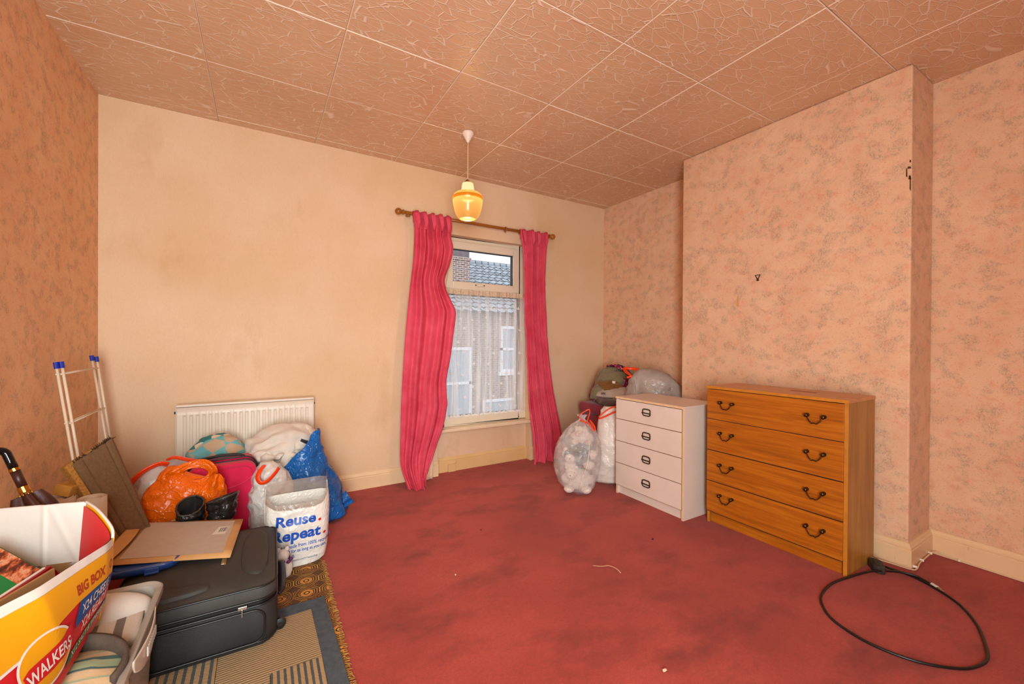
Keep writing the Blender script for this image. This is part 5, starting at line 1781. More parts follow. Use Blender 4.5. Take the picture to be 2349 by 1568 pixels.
# ------------------------------------------------------------------ bags in front of the radiator
orange = film('orange_carrier_film', '#F46C0A', 0.26, pas=0.06, var=0.10, bump=0.45)
OB = thing('orange_carrier_bag', 'crumpled orange carrier bag leaning on the pink suitcase', 'carrier bag', (-0.338, 2.820, 0.0), (0, 0, 0.08))
ob = sack('body', orange, OB, [(0.0, -0.10, 0.10, -0.07, 0.05), (0.015, -0.135, 0.125, -0.09, 0.065), (0.14, -0.165, 0.150, -0.105, 0.075), (0.30, -0.172, 0.158, -0.100, 0.075), (0.38, -0.165, 0.150, -0.085, 0.07), (0.43, -0.150, 0.10, -0.065, 0.05), (0.475, -0.135, 0.02, -0.045, 0.03), (0.505, -0.11, -0.03, -0.025, 0.02), (0.52, -0.09, -0.05, -0.01, 0.01)], 3, 0.030, 4.5, 0.016, ex=0.9, zmin=0.001)
def ring_sheet(u, v):
    a = 2 * PI * u
    k = 1.0 - v
    rx = 0.052 + 0.058 * k * (1.0 + 0.3 * math.cos(a - 2.6)); rz = 0.030 + 0.045 * k * (1.0 + 0.25 * math.sin(2 * a))
    x = 0.035 + rx * math.cos(a); z = 0.472 + rz * math.sin(a) + 0.25 * (x - 0.035) * -0.4
    return Vector((x, -0.058 - 0.02 * math.sin(3 * a) * k + 0.012 * nz((x, v, z), 16, 4) + 0.02 * v, z))
MB().grid(ring_sheet, 60, 12, wrap_u=True).build('handle', orange, OB, smooth=True, solid=0.0012)
def lobe(u, v):
    L = Vector((0.00, -0.085, 0.335)).lerp(Vector((0.115, -0.075, 0.470)), v)
    Rr = Vector((0.160, -0.070, 0.295)).lerp(Vector((0.162, -0.062, 0.430)), v)
    p = L.lerp(Rr, u)
    return p + Vector((0, -0.030 * math.sin(PI * u) * (0.4 + 0.6 * v) - 0.012 * math.sin(11 * u + 5 * v) + 0.012 * nz((u, v, 0), 4, 2), 0.015 * math.sin(PI * u) * v))
MB().grid(lobe, 24, 20).build('handle', orange, OB, smooth=True, solid=0.0012)
lt = text_mesh('Sa', 0.075, 0.0, 0.1)
lm = MB(); lm.add([Vector((-0.075 + v.x, -0.122 + 0.0 * v.y - 0.012 * math.cos(8 * (v.x - 0.05)), 0.228 + v.y)) for v in lt[0]], lt[1])
lm.build('lettering', simple('pale_bag_print', '#E8B48A', 0.4, var=0), OB)

pinkf = cloth_mat('hot_pink_polyester', '#C8123E', '#DC1C4E', weave=300, sheen=0.15, rough=0.7)
pk_in = simple('suitcase_grey_lining', '#5A5450', 0.8, var=0.2, vscale=20)
PS = thing('pink_suitcase', 'hot pink soft suitcase standing upright, its top zip gaping open', 'suitcase', (-0.195, 3.0, 0.0), (0.0, 0, 0.06))
PHX, PHZ0, PHZ1 = 0.168, 0.02, 0.470
def rrect(hx, z0, z1, r, y, n=10):
    out = []
    for cx, cz, a0 in ((hx - r, z1 - r, 0), (-hx + r, z1 - r, PI / 2), (-hx + r, z0 + r, PI), (hx - r, z0 + r, 1.5 * PI)):
        for k in range(n + 1):
            a = a0 + PI / 2 * k / n
            out.append((cx + r * math.cos(a), y, cz + r * math.sin(a)))
    return out
def slab_case(mb, hx, z0, z1, r, ys):
    rings = [rrect(hx * s, z0 + (1 - s) * 0.2, z1 - (1 - s) * 0.2, r * s, y) for s, y in ys]
    N = len(rings[0]); vs = [p for q in rings for p in q]; fs = []
    for i in range(len(rings) - 1):
        for k in range(N):
            k2 = (k + 1) % N
            fs.append((i * N + k, i * N + k2, (i + 1) * N + k2, (i + 1) * N + k))
    fs.append(tuple(range(N))); fs.append(tuple((len(rings) - 1) * N + k for k in range(N - 1, -1, -1)))
    mb.add(vs, fs)
mb = MB(); slab_case(mb, PHX, PHZ0, PHZ1, 0.06, [(0.94, -0.100), (0.985, -0.098), (1.0, -0.088), (1.0, -0.035)]); fr0 = mb.build('front_shell', pinkf, PS, smooth=True); smooth_angle(fr0, 50)
mb = MB(); slab_case(mb, PHX, PHZ0, PHZ1 + 0.012, 0.06, [(1.0, -0.012), (1.0, 0.085), (0.97, 0.096), (0.9, 0.098)]); smooth_angle(mb.build('rear_shell', pinkf, PS, smooth=True), 50)
mb = MB(); slab_case(mb, PHX - 0.006, PHZ0 + 0.006, PHZ1 - 0.002, 0.055, [(1.0, -0.036), (1.0, -0.011)]); mb.build('zip_gusset', pk_in, PS)
for y in (-0.036, -0.012):
    mb = MB(); mb.tube(rrect(PHX + 0.002, PHZ0 - 0.002, PHZ1 + (0.002 if y < -0.02 else 0.014), 0.06, y), 0.0045, 8, closed=True); mb.build('piping', M['piping'], PS, smooth=True)
mb = MB(); mb.tube(rrect(PHX - 0.020, PHZ0 + 0.02, PHZ1 - 0.02, 0.05, -0.1005), 0.0028, 6, closed=True); mb.build('seam', simple('pink_seam', '#B41040', 0.6, var=0), PS, smooth=True)
mb = MB(); mb.tube(spline([(-0.14, -0.101, 0.345), (-0.02, -0.102, 0.33), (0.08, -0.102, 0.345), (0.148, -0.101, 0.385)], 24), 0.0022, 6); mb.build('pocket_seam', simple('pink_seam_light', '#D42E5C', 0.5, var=0), PS, smooth=True)
mb = MB(); mb.tube(spline([(-0.145, 0.02, PHZ1 + 0.01), (-0.10, 0.02, PHZ1 + 0.022), (0.0, 0.02, PHZ1 + 0.030), (0.075, 0.02, PHZ1 + 0.026), (0.11, 0.02, PHZ1 + 0.010)], 24), 0.011, 10, flat=0.6); mb.build('top_handle', simple('black_rubber_handle', '#1E1C1C', 0.5, var=0.1), PS, smooth=True)
mb = MB(); mb.tube([(-0.13, 0.045, PHZ1 + 0.014), (0.10, 0.045, PHZ1 + 0.014)], 0.012, 10, flat=0.7); mb.build('trolley_handle', simple('grey_trolley_handle', '#4A4846', 0.4, var=0.1), PS, smooth=True)
for s in (-1, 1):
    mb = MB(); mb.lathe([(0.008, -0.010), (0.020, -0.008), (0.020, 0.008), (0.008, 0.010)], 14, M=Matrix.Translation((s * 0.13, 0.07, 0.020)) @ Matrix.Rotation(PI / 2, 4, 'Y')); mb.build('wheel', M['piping'], PS)

# white sack with orange drawstring, far left
WL = thing('white_drawstring_sack', 'white plastic sack with orange drawstrings behind the orange carrier bag', 'bin bag', (-0.475, 3.02, 0.0))
sack('body', film('white_sack_film_a', '#D4CAC2', 0.30, pas=0.08), WL, [(0.0, -0.09, 0.10, -0.08, 0.08), (0.02, -0.125, 0.13, -0.105, 0.10), (0.20, -0.150, 0.155, -0.12, 0.12), (0.34, -0.145, 0.150, -0.12, 0.12), (0.44, -0.105, 0.13, -0.09, 0.09), (0.485, -0.06, 0.11, -0.06, 0.06), (0.505, -0.02, 0.08, -0.03, 0.03)], 8, 0.022, 8, 0.014, zmin=0.001)
tie_loop(WL, [(-0.135, -0.09, 0.36), (-0.125, -0.085, 0.415), (-0.075, -0.075, 0.475), (-0.01, -0.06, 0.505), (0.03, -0.05, 0.495)], 0.013)
tie_loop(WL, [(0.03, -0.03, 0.520), (0.06, -0.045, 0.530), (0.12, -0.06, 0.512), (0.165, -0.07, 0.500)], 0.016)

# teal bedding bundle
tl = NT('teal_geometric_duvet_cover')
vv = tl.mapping((12.0, 12.0, 15.0), rot=(0.5, 0.6, 0.75))
chk = tl.new('ShaderNodeTexChecker'); tl.link(vv, chk.inputs['Vector']); chk.inputs['Scale'].default_value = 1.0
chk.inputs['Color1'].default_value = col('#DDD0BE'); chk.inputs['Color2'].default_value = col('#2E8486')
chk2 = tl.new('ShaderNodeTexChecker'); tl.link(tl.mapping((12.0, 12.0, 15.0), rot=(0.5, 0.6, 0.75), loc=(0.5, 0.5, 0.0)), chk2.inputs['Vector']); chk2.inputs['Scale'].default_value = 1.0
chk2.inputs['Color1'].default_value = col('#6CB0B4'); chk2.inputs['Color2'].default_value = col('#BFA688')
pick = tl.ramp(tl.noise(4.5, 1).outputs['Fac'], [(0.50, 0.0), (0.52, 1.0)], 'CONSTANT')
tl.base(tl.mix(pick, chk.outputs['Color'], chk2.outputs['Color'])); tl.rough(0.85); tl.bump(tl.noise(260, 2).outputs['Fac'], 0.15, 0.003)
TB = sack('bedding_bundle', tl.m, None, [(0.0, -0.10, 0.10, -0.06, 0.06), (0.02, -0.15, 0.15, -0.09, 0.09), (0.30, -0.165, 0.165, -0.105, 0.10), (0.42, -0.155, 0.160, -0.10, 0.10), (0.50, -0.125, 0.145, -0.09, 0.09), (0.555, -0.07, 0.105, -0.07, 0.07), (0.585, -0.015, 0.05, -0.03, 0.03)], 14, 0.022, 5.5, 0.020, loc=(-0.255, 3.225, 0.0), rot=(0, 0, 0.08), zmin=0.001)
tag(TB, 'teal and white geometric patterned bedding bundle behind the pink suitcase', 'bedding')

# blue plastic bag stuffed with white clothes
bluef = film('blue_woven_plastic', '#0660AC', 0.26, var=0.10, bump=0.6)
BB = thing('blue_plastic_bag', 'large blue plastic bag stuffed with white clothes by the radiator', 'bag', (0.285, 3.06, 0.0), (0, 0, -0.10))
def bbag(u, v):
    """open bag: u goes round, the rim dips in front and rises to a peak on the right"""
    a = 2 * PI * u
    prof = [(0.0, -0.16, 0.17, -0.13, 0.14), (0.03, -0.200, 0.225, -0.16, 0.17), (0.16, -0.205, 0.195, -0.16, 0.17), (0.32, -0.205, 0.120, -0.145, 0.16), (0.46, -0.19, 0.065, -0.12, 0.14), (0.60, -0.17, 0.042, -0.10, 0.12)]
    ca, sa = math.cos(a), math.sin(a)
    rim = 0.60 - 1.2 * max(0.0, 0.095 - 0.125 * ca)
    if sa > 0.1: rim = min(rim, 0.40 + 0.2 * max(0, 1 - (sa - 0.1) * 3) * max(0, ca))
    z = rim * v
    xl, xr, yf, yb = smooth_table(prof, z)
    x = (xl + xr) / 2 + (xr - xl) / 2 * math.copysign(abs(ca) ** 0.8, ca)
    y = (yf + yb) / 2 + (yb - yf) / 2 * math.copysign(abs(sa) ** 0.8, sa)
    p = (x, y, z)
    d = 0.026 * (0.4 - crumple(p, 6.5, 2.2)) + 0.014 * nz(p, 5, 3) + 0.008 * math.sin(30 * u + 8 * z)
    if v < 0.03: d = 0
    return Vector((x + d * ca, y + d * sa, z))
bb = MB().grid(bbag, 110, 70, wrap_u=True); bb.f.append(tuple(range(109, -1, -1)))
bb.build('body', bluef, BB, smooth=True, solid=0.002)
ear = MB(); ear.grid(lambda u, v: Vector((0.195 + 0.075 * u * (1 - 0.75 * v), -0.055 + 0.03 * u + 0.012 * math.sin(9 * v), 0.055 + 0.085 * v + 0.02 * u)), 10, 10)
ear.build('gusset_corner', bluef, BB, smooth=True, solid=0.003)
core = [((0.14, 3.16, 0.30), (0.20, 0.15, 0.20)), ((0.20, 3.20, 0.42), (0.13, 0.11, 0.14))]
wcloth = cloth_mat('off_white_cotton', '#D8CBBC', '#E4D8CA', hue='#8C8070')
st1 = lambda u, v: (0.12 + (u - 0.5) * 0.50 + 0.03 * math.sin(13 * v), 3.17 + (v - 0.5) * 0.38 + 0.03 * math.sin(17 * u + 2), 0.60 + 0.05 * math.sin(11 * u + 7 * v) + 0.03 * math.sin(23 * u))
X1 = drape(1.0, 0.80, 64, 54, st1, core, 60, 2, floor=0.33, iters=8, fric=0.95, walls=((1, 1, 3.365), (1, -1, 2.975), (0, 1, 0.325)))
X1 = fold_more(fold_more(X1, 0.040, 3.0).transpose(1, 0, 2), 0.022, 8.0).transpose(1, 0, 2)
tag(cloth_obj('cotton_sheet', wcloth, None, X1, 0.004), 'crumpled off white cotton sheet spilling out of the blue bag', 'sheet')
core2 = core + [((0.13, 3.18, 0.45), (0.19, 0.13, 0.115))]
st2 = lambda u, v: (0.115 + (u - 0.5) * 0.36 + 0.02 * math.sin(15 * v + 1), 3.20 + (v - 0.5) * 0.24 + 0.02 * math.sin(19 * u), 0.72 + 0.035 * math.sin(14 * u + 5 * v) + 0.02 * math.sin(27 * v + 3))
X2 = drape(0.80, 0.56, 56, 44, st2, core2, 60, 5, floor=0.42, iters=8, fric=0.95, walls=((1, 1, 3.372), (1, -1, 3.02), (0, 1, 0.30)))
X2 = fold_more(fold_more(X2, 0.045, 7.0).transpose(1, 0, 2), -0.022, 5.0).transpose(1, 0, 2)
X2[..., 2] += 0.012
tag(cloth_obj('cotton_shirt', wcloth, None, X2, 0.004), 'cream cotton shirt crumpled on top of the white clothes before the radiator', 'shirt')
SHO = thing('canvas_shoe', 'dark canvas shoe with a white sole tucked in beside the blue bag peak', 'shoe', (0.250, 3.085, 0.490), (0.3, 0.5, 0.6))
mb = MB(); mb.grid(lambda u, v: Vector(((0.055 - 0.11 * v), 0.026 * math.cos(2 * PI * u) * (0.75 + 0.3 * math.sin(PI * v)) * (1 if 0.02 < v < 0.98 else 0.2), 0.012 + (0.030 - 0.012 * v) * (0.5 + 0.5 * math.sin(2 * PI * u)))), 24, 18, wrap_u=True); mb.build('upper', simple('dark_canvas', '#2C2A2E', 0.85, var=0.1), SHO, smooth=True)
mb = MB(); mb.prism([(0.058 * math.cos(2 * PI * k / 24), 0.026 * math.sin(2 * PI * k / 24), 0) for k in range(24)], (0, 0, 0.014)); mb.build('sole', simple('white_rubber', '#D8D0C4', 0.5, var=0), SHO, bevel=0.003)
yb_o = MB().tube(spline([(0.205, 2.965, 0.45), (0.196, 2.952, 0.435), (0.194, 2.95, 0.41), (0.205, 2.948, 0.390), (0.222, 2.948, 0.385)], 20), 0.010, 8, flat=0.35).build('yellow_strap', simple('mustard_webbing', '#C8922C', 0.7, var=0.1, vscale=30), None, smooth=True)
tag(yb_o, 'mustard yellow fabric strap hanging over the inside of the blue bag', 'strap')

# white sack in the middle
WM = thing('white_drawstring_sack', 'white plastic sack with an orange drawstring loop between pink suitcase and blue bag', 'bin bag', (0.045, 2.90, 0.0))
sack('body', film('white_sack_film_b', '#D8D0C8', 0.34, pas=0.05), WM, [(0.0, -0.07, 0.08, -0.06, 0.06), (0.02, -0.095, 0.10, -0.075, 0.08), (0.18, -0.105, 0.115, -0.085, 0.09), (0.30, -0.100, 0.112, -0.085, 0.09), (0.38, -0.09, 0.085, -0.07, 0.08), (0.43, -0.07, 0.045, -0.05, 0.06), (0.455, -0.05, 0.01, -0.03, 0.03)], 12, 0.020, 9, 0.012, zmin=0.001)
tie_loop(WM, [(-0.030, -0.055, 0.452), (-0.052, -0.085, 0.43), (-0.062, -0.10, 0.395), (-0.045, -0.108, 0.368), (-0.012, -0.105, 0.372), (0.025, -0.085, 0.405), (0.045, -0.065, 0.428)], 0.010)

# reusable carrier bag with lettering
TBG = thing('reusable_carrier_bag', 'white reusable carrier bag printed Reuse. Repeat. in blue, at the end of the mats', 'carrier bag', (0.165, 2.50, 0.0), (0, 0, 0.0))
bagw = film('printed_white_bag_film', '#DCD4CA', 0.38, var=0.03, bump=0.3)
bagc = film('unprinted_bag_film', '#B4A494', 0.22, pas=0.50, var=0.05, bump=0.2)
TH = 0.082
def tprof(z):
    return smooth_table([(0.0, -0.110, 0.112), (0.02, -0.128, 0.138), (0.08, -0.138, 0.150), (0.22, -0.148, 0.158), (0.32, -0.150, 0.160), (0.42, -0.150, 0.150), (0.45, -0.150, 0.148)], z)
def tdy(x, z):
    p = (x, 0.0, z)
    return 0.010 * (crumple(p, 9, 6.6) - 0.5) + 0.012 * nz(p, 6, 2.0) + 0.006 * math.sin(18 * (z + 0.45 * x)) * max(0, 1 - z / 0.16)
def tfront(x, z):
    xl, xr = tprof(z); cx = (xl + xr) / 2; rx = (xr - xl) / 2
    q = min(1.0, abs(x - cx) / rx)
    th = TH * (0.75 + 0.25 * math.sin(PI * min(1, z / 0.42))) * (1.0 - 0.25 * max(0, (z - 0.30) / 0.12))
    return -th * (1 - q ** 5) ** (1 / 2.2) + tdy(x, z) * (1 - q ** 4)
def tbag(u, v, z0, z1f):
    a = 2 * PI * u
    ca, sa = math.cos(a), math.sin(a)
    z1 = z1f(ca, sa)
    z = z0(ca, sa) + (z1 - z0(ca, sa)) * v
    xl, xr = tprof(z); cx = (xl + xr) / 2; rx = (xr - xl) / 2
    x = cx + rx * math.copysign(abs(ca) ** 0.45, ca)
    y = tfront(x, z)
    if sa > 0:
        y = 0.075 * (1 - min(1, abs(x - cx) / rx) ** 5) ** (1 / 2.2) * (1 - 0.2 * v) + 0.008 * nz((x, 5, z), 7, 1)
    return Vector((x, y, max(0.001, z)))
front_top = lambda ca: 0.345 - 0.030 * math.sin(PI * (0.5 + 0.5 * ca)) + 0.055 * max(0, ca) ** 4 + 0.012 * max(0, -ca) ** 3
def prt(ca, sa): return front_top(ca) if sa < 0.15 else 0.36
z_low = lambda ca, sa: 0.0
bt_ = MB().grid(lambda u, v: tbag(u, v, z_low, prt), 150, 60, wrap_u=True); bt_.f.append(tuple(range(149, -1, -1)))
bt_.build('printed_body', bagw, TBG, smooth=True)
up = MB().grid(lambda u, v: tbag(u, v, lambda ca, sa: prt(ca, sa) - 0.004, lambda ca, sa: (0.428 + 0.004 * ca) if sa > -0.05 else front_top(ca) + 0.022 + 0.060 * abs(ca) ** 6), 150, 14, wrap_u=True)
up.build('clear_rim', bagc, TBG, smooth=True)
blue_p = simple('blue_bag_print', '#0E48A8', 0.4, var=0)
red_p = simple('red_bag_print', '#CC1C20', 0.4, var=0)
grey_p = simple('grey_bag_print', '#4A5678', 0.4, var=0)
def bag_text(s, m, x, z, size, bold=0.0, space=1.0, shear=0.06, sx=1.0, length=None):
    vs, fs = text_mesh(s, size, bold, shear, space=space)
    if length: sx = length / max(v.x for v in vs)
    # cut long triangles so that the print follows the film
    bm = bmesh.new()
    bv = [bm.verts.new((v.x * sx, v.y, 0)) for v in vs]
    for f in fs:
        try: bm.faces.new([bv[i] for i in f])
        except ValueError: pass
    for _ in range(2):
        es = [e for e in bm.edges if e.calc_length() > 0.012]
        if not es: break
        bmesh.ops.subdivide_edges(bm, edges=es, cuts=1)
    bmesh.ops.triangulate(bm, faces=bm.faces)
    bm.verts.index_update()
    mb = MB(); mb.add([Vector((x + v.co.x, tfront(x + v.co.x, z + v.co.y) - 0.0022, z + v.co.y)) for v in bm.verts], [tuple(v.index for v in f.verts) for f in bm.faces])
    bm.free()
    return mb.build('lettering', m, TBG)
bag_text('Reuse', blue_p, -0.105, 0.236, 0.072, 0.0022, length=0.190)
bag_text('.', red_p, 0.094, 0.236, 0.085, 0.0022)
bag_text('Repeat', blue_p, -0.122, 0.160, 0.078, 0.0024, length=0.230)
bag_text('.', red_p, 0.118, 0.160, 0.085, 0.0022)
bag_text('This bag is made from 100% recycled', blue_p, -0.138, 0.118, 0.0265, 0.0003, length=0.300)
bag_text('plastic. Use it for as long as you can,', blue_p, -0.138, 0.091, 0.0265, 0.0003, length=0.275)
bag_text('then recycle it.', blue_p, -0.138, 0.064, 0.0265, 0.0003, length=0.125)
bag_text('Find out more at tesco.com/recycling', grey_p, -0.130, 0.040, 0.0170, 0.0, length=0.225)
for s, x in ((-1, -0.148), (1, 0.149)):
    sm = MB(); sm.tube([(x + (0.004 if s > 0 else 0), -0.018, 0.22), (x, -0.020, 0.33), (x - 0.003 * s, -0.018, 0.425)], 0.0025, 6); sm.build('side_seam', bagw, TBG, smooth=True)

# small plush toy squeezed between suitcase and carrier bag
def fur(name, c1, c2):
    t = NT(name)
    n = t.noise(60, 4, 0.7)
    t.base(t.ramp(n.outputs['Fac'], [(0.3, c1), (0.7, c2)])); t.rough(0.95); t.b.inputs['Sheen Weight'].default_value = 0.4
    t.bump(t.noise(130, 3, 0.7).outputs['Fac'], 0.8, 0.008)
    return t.m
plW = fur('cream_plush', '#D8C4B8', '#E8DACF')
def blob(mb, c, r, seed=0.0, lump=0.06, n=24, m=16):
    c = Vector(c); r = Vector(r) if hasattr(r, '__len__') else Vector((r, r, r))
    def fn(u, v):
        a = 2 * PI * u; b = PI * (v - 0.5)
        d = Vector((math.cos(a) * math.cos(b), math.sin(a) * math.cos(b), math.sin(b)))
        k = 1 + lump * noise.noise(d * 2.4 + Vector((seed, seed, 0))) + lump * 0.5 * noise.noise(d * 7 + Vector((seed, 0, 0)))
        return c + Vector((d.x * r.x, d.y * r.y, d.z * r.z)) * k
    mb.grid(fn, n, m, wrap_u=True)
    return mb
PT = thing('plush_toy', 'small cream plush toy with a purple ribbon between black suitcase and white carrier bag', 'plush toy', (0.103, 2.350, 0.007))
PT.scale = (0.85, 0.85, 0.85)
mb = MB(); blob(mb, (0, 0, 0.055), (0.040, 0.040, 0.055), 1); mb.build('body', plW, PT, smooth=True)
mb = MB(); blob(mb, (0.006, -0.02, 0.045), (0.024, 0.022, 0.028), 4); mb.build('leg', plW, PT, smooth=True)
mb = MB(); blob(mb, (-0.012, 0.0, 0.135), (0.034, 0.034, 0.034), 2); mb.build('head', plW, PT, smooth=True)
for s in (-1, 1):
    mb = MB(); blob(mb, (-0.012 + s * 0.022, 0.004, 0.168), (0.012, 0.008, 0.014), 3); mb.build('ear', plW, PT, smooth=True)
mb = MB()
for k in range(7):
    a = 2 * PI * k / 7
    blob(mb, (-0.004 + 0.034 * math.cos(a), 0.034 * math.sin(a), 0.104 + 0.004 * math.sin(3 * a)), (0.012, 0.012, 0.010), k, 0.3, 12, 8)
mb.build('ribbon', simple('purple_ribbon', '#5A2258', 0.5, var=0.2, vscale=60), PT, smooth=True)


# ------------------------------------------------------------------ far right corner: blanket box, clothes, sacks
OT = thing('blanket_box', 'dusky red upholstered blanket box in the far alcove, heaped with clothes and sacks', 'blanket box', (3.035, 2.80, 0.0))
red_u = cloth_mat('dusky_red_upholstery', '#8E3240', '#A03C48', weave=200)
MB().box(-0.225, 0.225, -0.52, 0.50, 0.012, 0.46).build('body', red_u, OT, bevel=0.02, segs=3)
MB().box(-0.235, 0.235, -0.53, 0.51, 0.465, 0.575).build('padded_lid', red_u, OT, bevel=0.035, segs=4)
for x in (-0.19, 0.19):
    for y in (-0.48, 0.46): MB().lathe([(0.018, 0.0), (0.02, 0.013)], 12, c=(x, y, 0)).build('foot', M['gasket'], OT)

# clear sack of plush toys
TH1 = 0.698
CS = thing('clear_drawstring_sack', 'clear plastic sack of plush toys tied with orange, left of the white chest', 'bin bag', (2.14, 2.55, 0.0), (0, 0, -TH1))
cs_prof = [(0.0, -0.03, 0.10, -0.06, 0.06), (0.03, -0.085, 0.130, -0.11, 0.10), (0.10, -0.145, 0.158, -0.145, 0.14), (0.20, -0.174, 0.186, -0.165, 0.16), (0.32, -0.166, 0.194, -0.165, 0.16), (0.42, -0.128, 0.182, -0.14, 0.14), (0.49, -0.085, 0.150, -0.10, 0.10), (0.535, -0.035, 0.110, -0.06, 0.06), (0.565, 0.02, 0.075, -0.022, 0.022), (0.585, 0.03, 0.066, -0.018, 0.018), (0.612, 0.01, 0.085, -0.03, 0.03)]
sack('body', M['clear_sack'], CS, cs_prof, 21, 0.012, 9, 0.008, fold=0.006, zmin=0.001, cap=False)
sm = MB(); sm.tube(spline([(0.075, -0.035, 0.53), (0.10, -0.135, 0.40), (0.085, -0.172, 0.27), (0.05, -0.168, 0.16), (0.03, -0.14, 0.07), (0.045, -0.08, 0.02)], 30), 0.0022, 6); sm.build('side_seam', film('sack_seam', '#E8DED4', 0.3), CS, smooth=True)
lz = lambda u, v, y=-0.03: (0.063 + (u - 1340) * 0.0036, y, 0.65 - (v - 940) * 0.0034)
tie_loop(CS, [lz(1345, 968), lz(1336, 962), lz(1329, 953), lz(1338, 944), lz(1350, 937), lz(1352, 944), lz(1349, 956), lz(1346, 968)], 0.008)
tie_loop(CS, [lz(1332, 963), lz(1343, 966, -0.04), lz(1353, 972, -0.05), lz(1361, 983, -0.06), lz(1362, 976, -0.05), lz(1352, 962)], 0.009)
fgrey = fur('grey_plush', '#3A3230', '#50464200'[:7]); fcream = fur('pale_cream_plush', '#E2CFC0', '#F0E0D2'); fpink = fur('pink_plush', '#D0A494', '#DCB6A6')
Mcs = Matrix.Translation((2.14, 2.55, 0.0)) @ Matrix.Rotation(-TH1, 4, 'Z')
def plush(label, c, rb, rh, hd, mats, seed, tilt=0.0):
    """seated plush animal: body, head with muzzle, ears, arms and legs"""
    p = Mcs @ Vector(c)
    t = thing('plush_toy', label, 'plush toy', p, (0.0, tilt, -TH1), 'plush toys in the clear sack')
    MB_ = lambda: MB()
    m0, m1 = mats
    mb = blob(MB(), (0, 0, 0), rb, seed, 0.08); mb.build('body', m0, t, smooth=True)
    h = Vector(hd)
    mb = blob(MB(), h, rh, seed + 1, 0.06); mb.build('head', m0, t, smooth=True)
    mb = blob(MB(), h + Vector((-0.01, -rh * 0.85, -rh * 0.18)), (rh * 0.66, rh * 0.6, rh * 0.60), seed + 2, 0.06, 18, 12); mz = mb.build('muzzle', m1, t, smooth=True)
    mb = blob(MB(), h + Vector((-0.01, -rh * 1.34, -rh * 0.08)), rh * 0.13, 0, 0, 10, 8); mb.build('nose', M['gasket'], mz, smooth=True)
    for s in (-1, 1):
        mb = blob(MB(), h + Vector((s * rh * 0.72, 0.0, rh * 0.72)), (rh * 0.32, rh * 0.2, rh * 0.34), seed + 3, 0.05, 14, 10); mb.build('ear', m1, t, smooth=True)
        mb = blob(MB(), h + Vector((s * rh * 0.36, -rh * 0.86, rh * 0.22)), rh * 0.10, 0, 0, 8, 6); mb.build('eye', M['gasket'], t, smooth=True)
        mb = blob(MB(), (s * rb[0] * 0.85, -rb[1] * 0.4, rb[2] * 0.15), (rb[0] * 0.36, rb[1] * 0.4, rb[2] * 0.42), seed + 4, 0.06, 14, 10); mb.build('arm', m1, t, smooth=True)
        mb = blob(MB(), (s * rb[0] * 0.62, -rb[1] * 0.75, -rb[2] * 0.66), (rb[0] * 0.40, rb[1] * 0.5, rb[2] * 0.36), seed + 5, 0.06, 14, 10); mb.build('leg', m1, t, smooth=True)
    return t
plush('cream plush toy at the bottom of the clear sack', (0.015, 0.0, 0.105), (0.105, 0.10, 0.085), 0.050, (-0.045, -0.075, 0.070), (fcream, fcream), 1)
plush('grey plush toy with a cream muzzle in the middle of the clear sack', (0.03, 0.02, 0.290), (0.115, 0.095, 0.090), 0.060, (-0.065, -0.055, 0.005), (fgrey, fcream), 5)
plush('pale cream plush toy at the top of the clear sack', (0.045, 0.01, 0.440), (0.075, 0.065, 0.055), 0.044, (-0.01, -0.025, 0.040), (fcream, fpink), 9)

# white sack behind the chest
WS = thing('white_drawstring_sack', 'white plastic sack with an orange drawstring, half hidden behind the white chest', 'bin bag', (2.47, 2.66, 0.0), (0, 0, -0.75))
sack('body', M['white_sack'], WS, [(0.0, -0.045, 0.20, -0.07, 0.07), (0.02, -0.050, 0.23, -0.10, 0.10), (0.20, -0.014, 0.25, -0.13, 0.12), (0.38, 0.002, 0.24, -0.12, 0.11), (0.52, 0.010, 0.21, -0.09, 0.09), (0.60, 0.030, 0.17, -0.06, 0.06), (0.635, 0.06, 0.14, -0.04, 0.04)], 31, 0.014, 8, 0.010, zmin=0.001)
tie_loop(WS, [(0.012, -0.10, 0.565), (0.05, -0.10, 0.60), (0.10, -0.085, 0.635), (0.15, -0.07, 0.650), (0.17, -0.06, 0.62), (0.12, -0.095, 0.60), (0.05, -0.115, 0.565), (0.012, -0.112, 0.552)], 0.011)

# zipped clear fronted storage bag lying on the blanket box
ZB = thing('zipped_blanket_bag', 'grey fabric and clear plastic zipped blanket bag lying on the blanket box under the clothes', 'storage bag', (2.925, 2.985, 0.578), (0.0, 0.0, -0.775))
cpv = film('smoky_clear_pvc', '#8A7C74', 0.16, pas=0.55, bump=0.2)
greyf = cloth_mat('pale_grey_nonwoven', '#B4A496', '#C4B4A6', hue='#8A7E74')
inner = cloth_mat('dark_blanket', '#4A3A30', '#6A4C3C', weave=60)
zprof = [(0.0, -0.10, 0.26, -0.13, 0.12), (0.012, -0.125, 0.28, -0.155, 0.14), (0.06, -0.135, 0.29, -0.165, 0.15), (0.085, -0.130, 0.285, -0.160, 0.15)]
sack('clear_front', cpv, ZB, zprof, 41, 0.006, 9, 0.006, n=64, nv=14, cap=False)
sack('fabric_top', greyf, ZB, [(0.082, -0.131, 0.286, -0.161, 0.15), (0.12, -0.115, 0.275, -0.145, 0.14), (0.155, -0.075, 0.24, -0.10, 0.11), (0.168, -0.01, 0.16, -0.03, 0.04)], 43, 0.008, 9, 0.006, n=64, nv=20)
sack('folded_blanket', inner, ZB, [(0.006, -0.09, 0.25, -0.12, 0.11), (0.02, -0.112, 0.27, -0.142, 0.13), (0.07, -0.118, 0.275, -0.148, 0.135), (0.10, -0.09, 0.25, -0.12, 0.11)], 45, 0.012, 10, 0.010, n=60, nv=16)
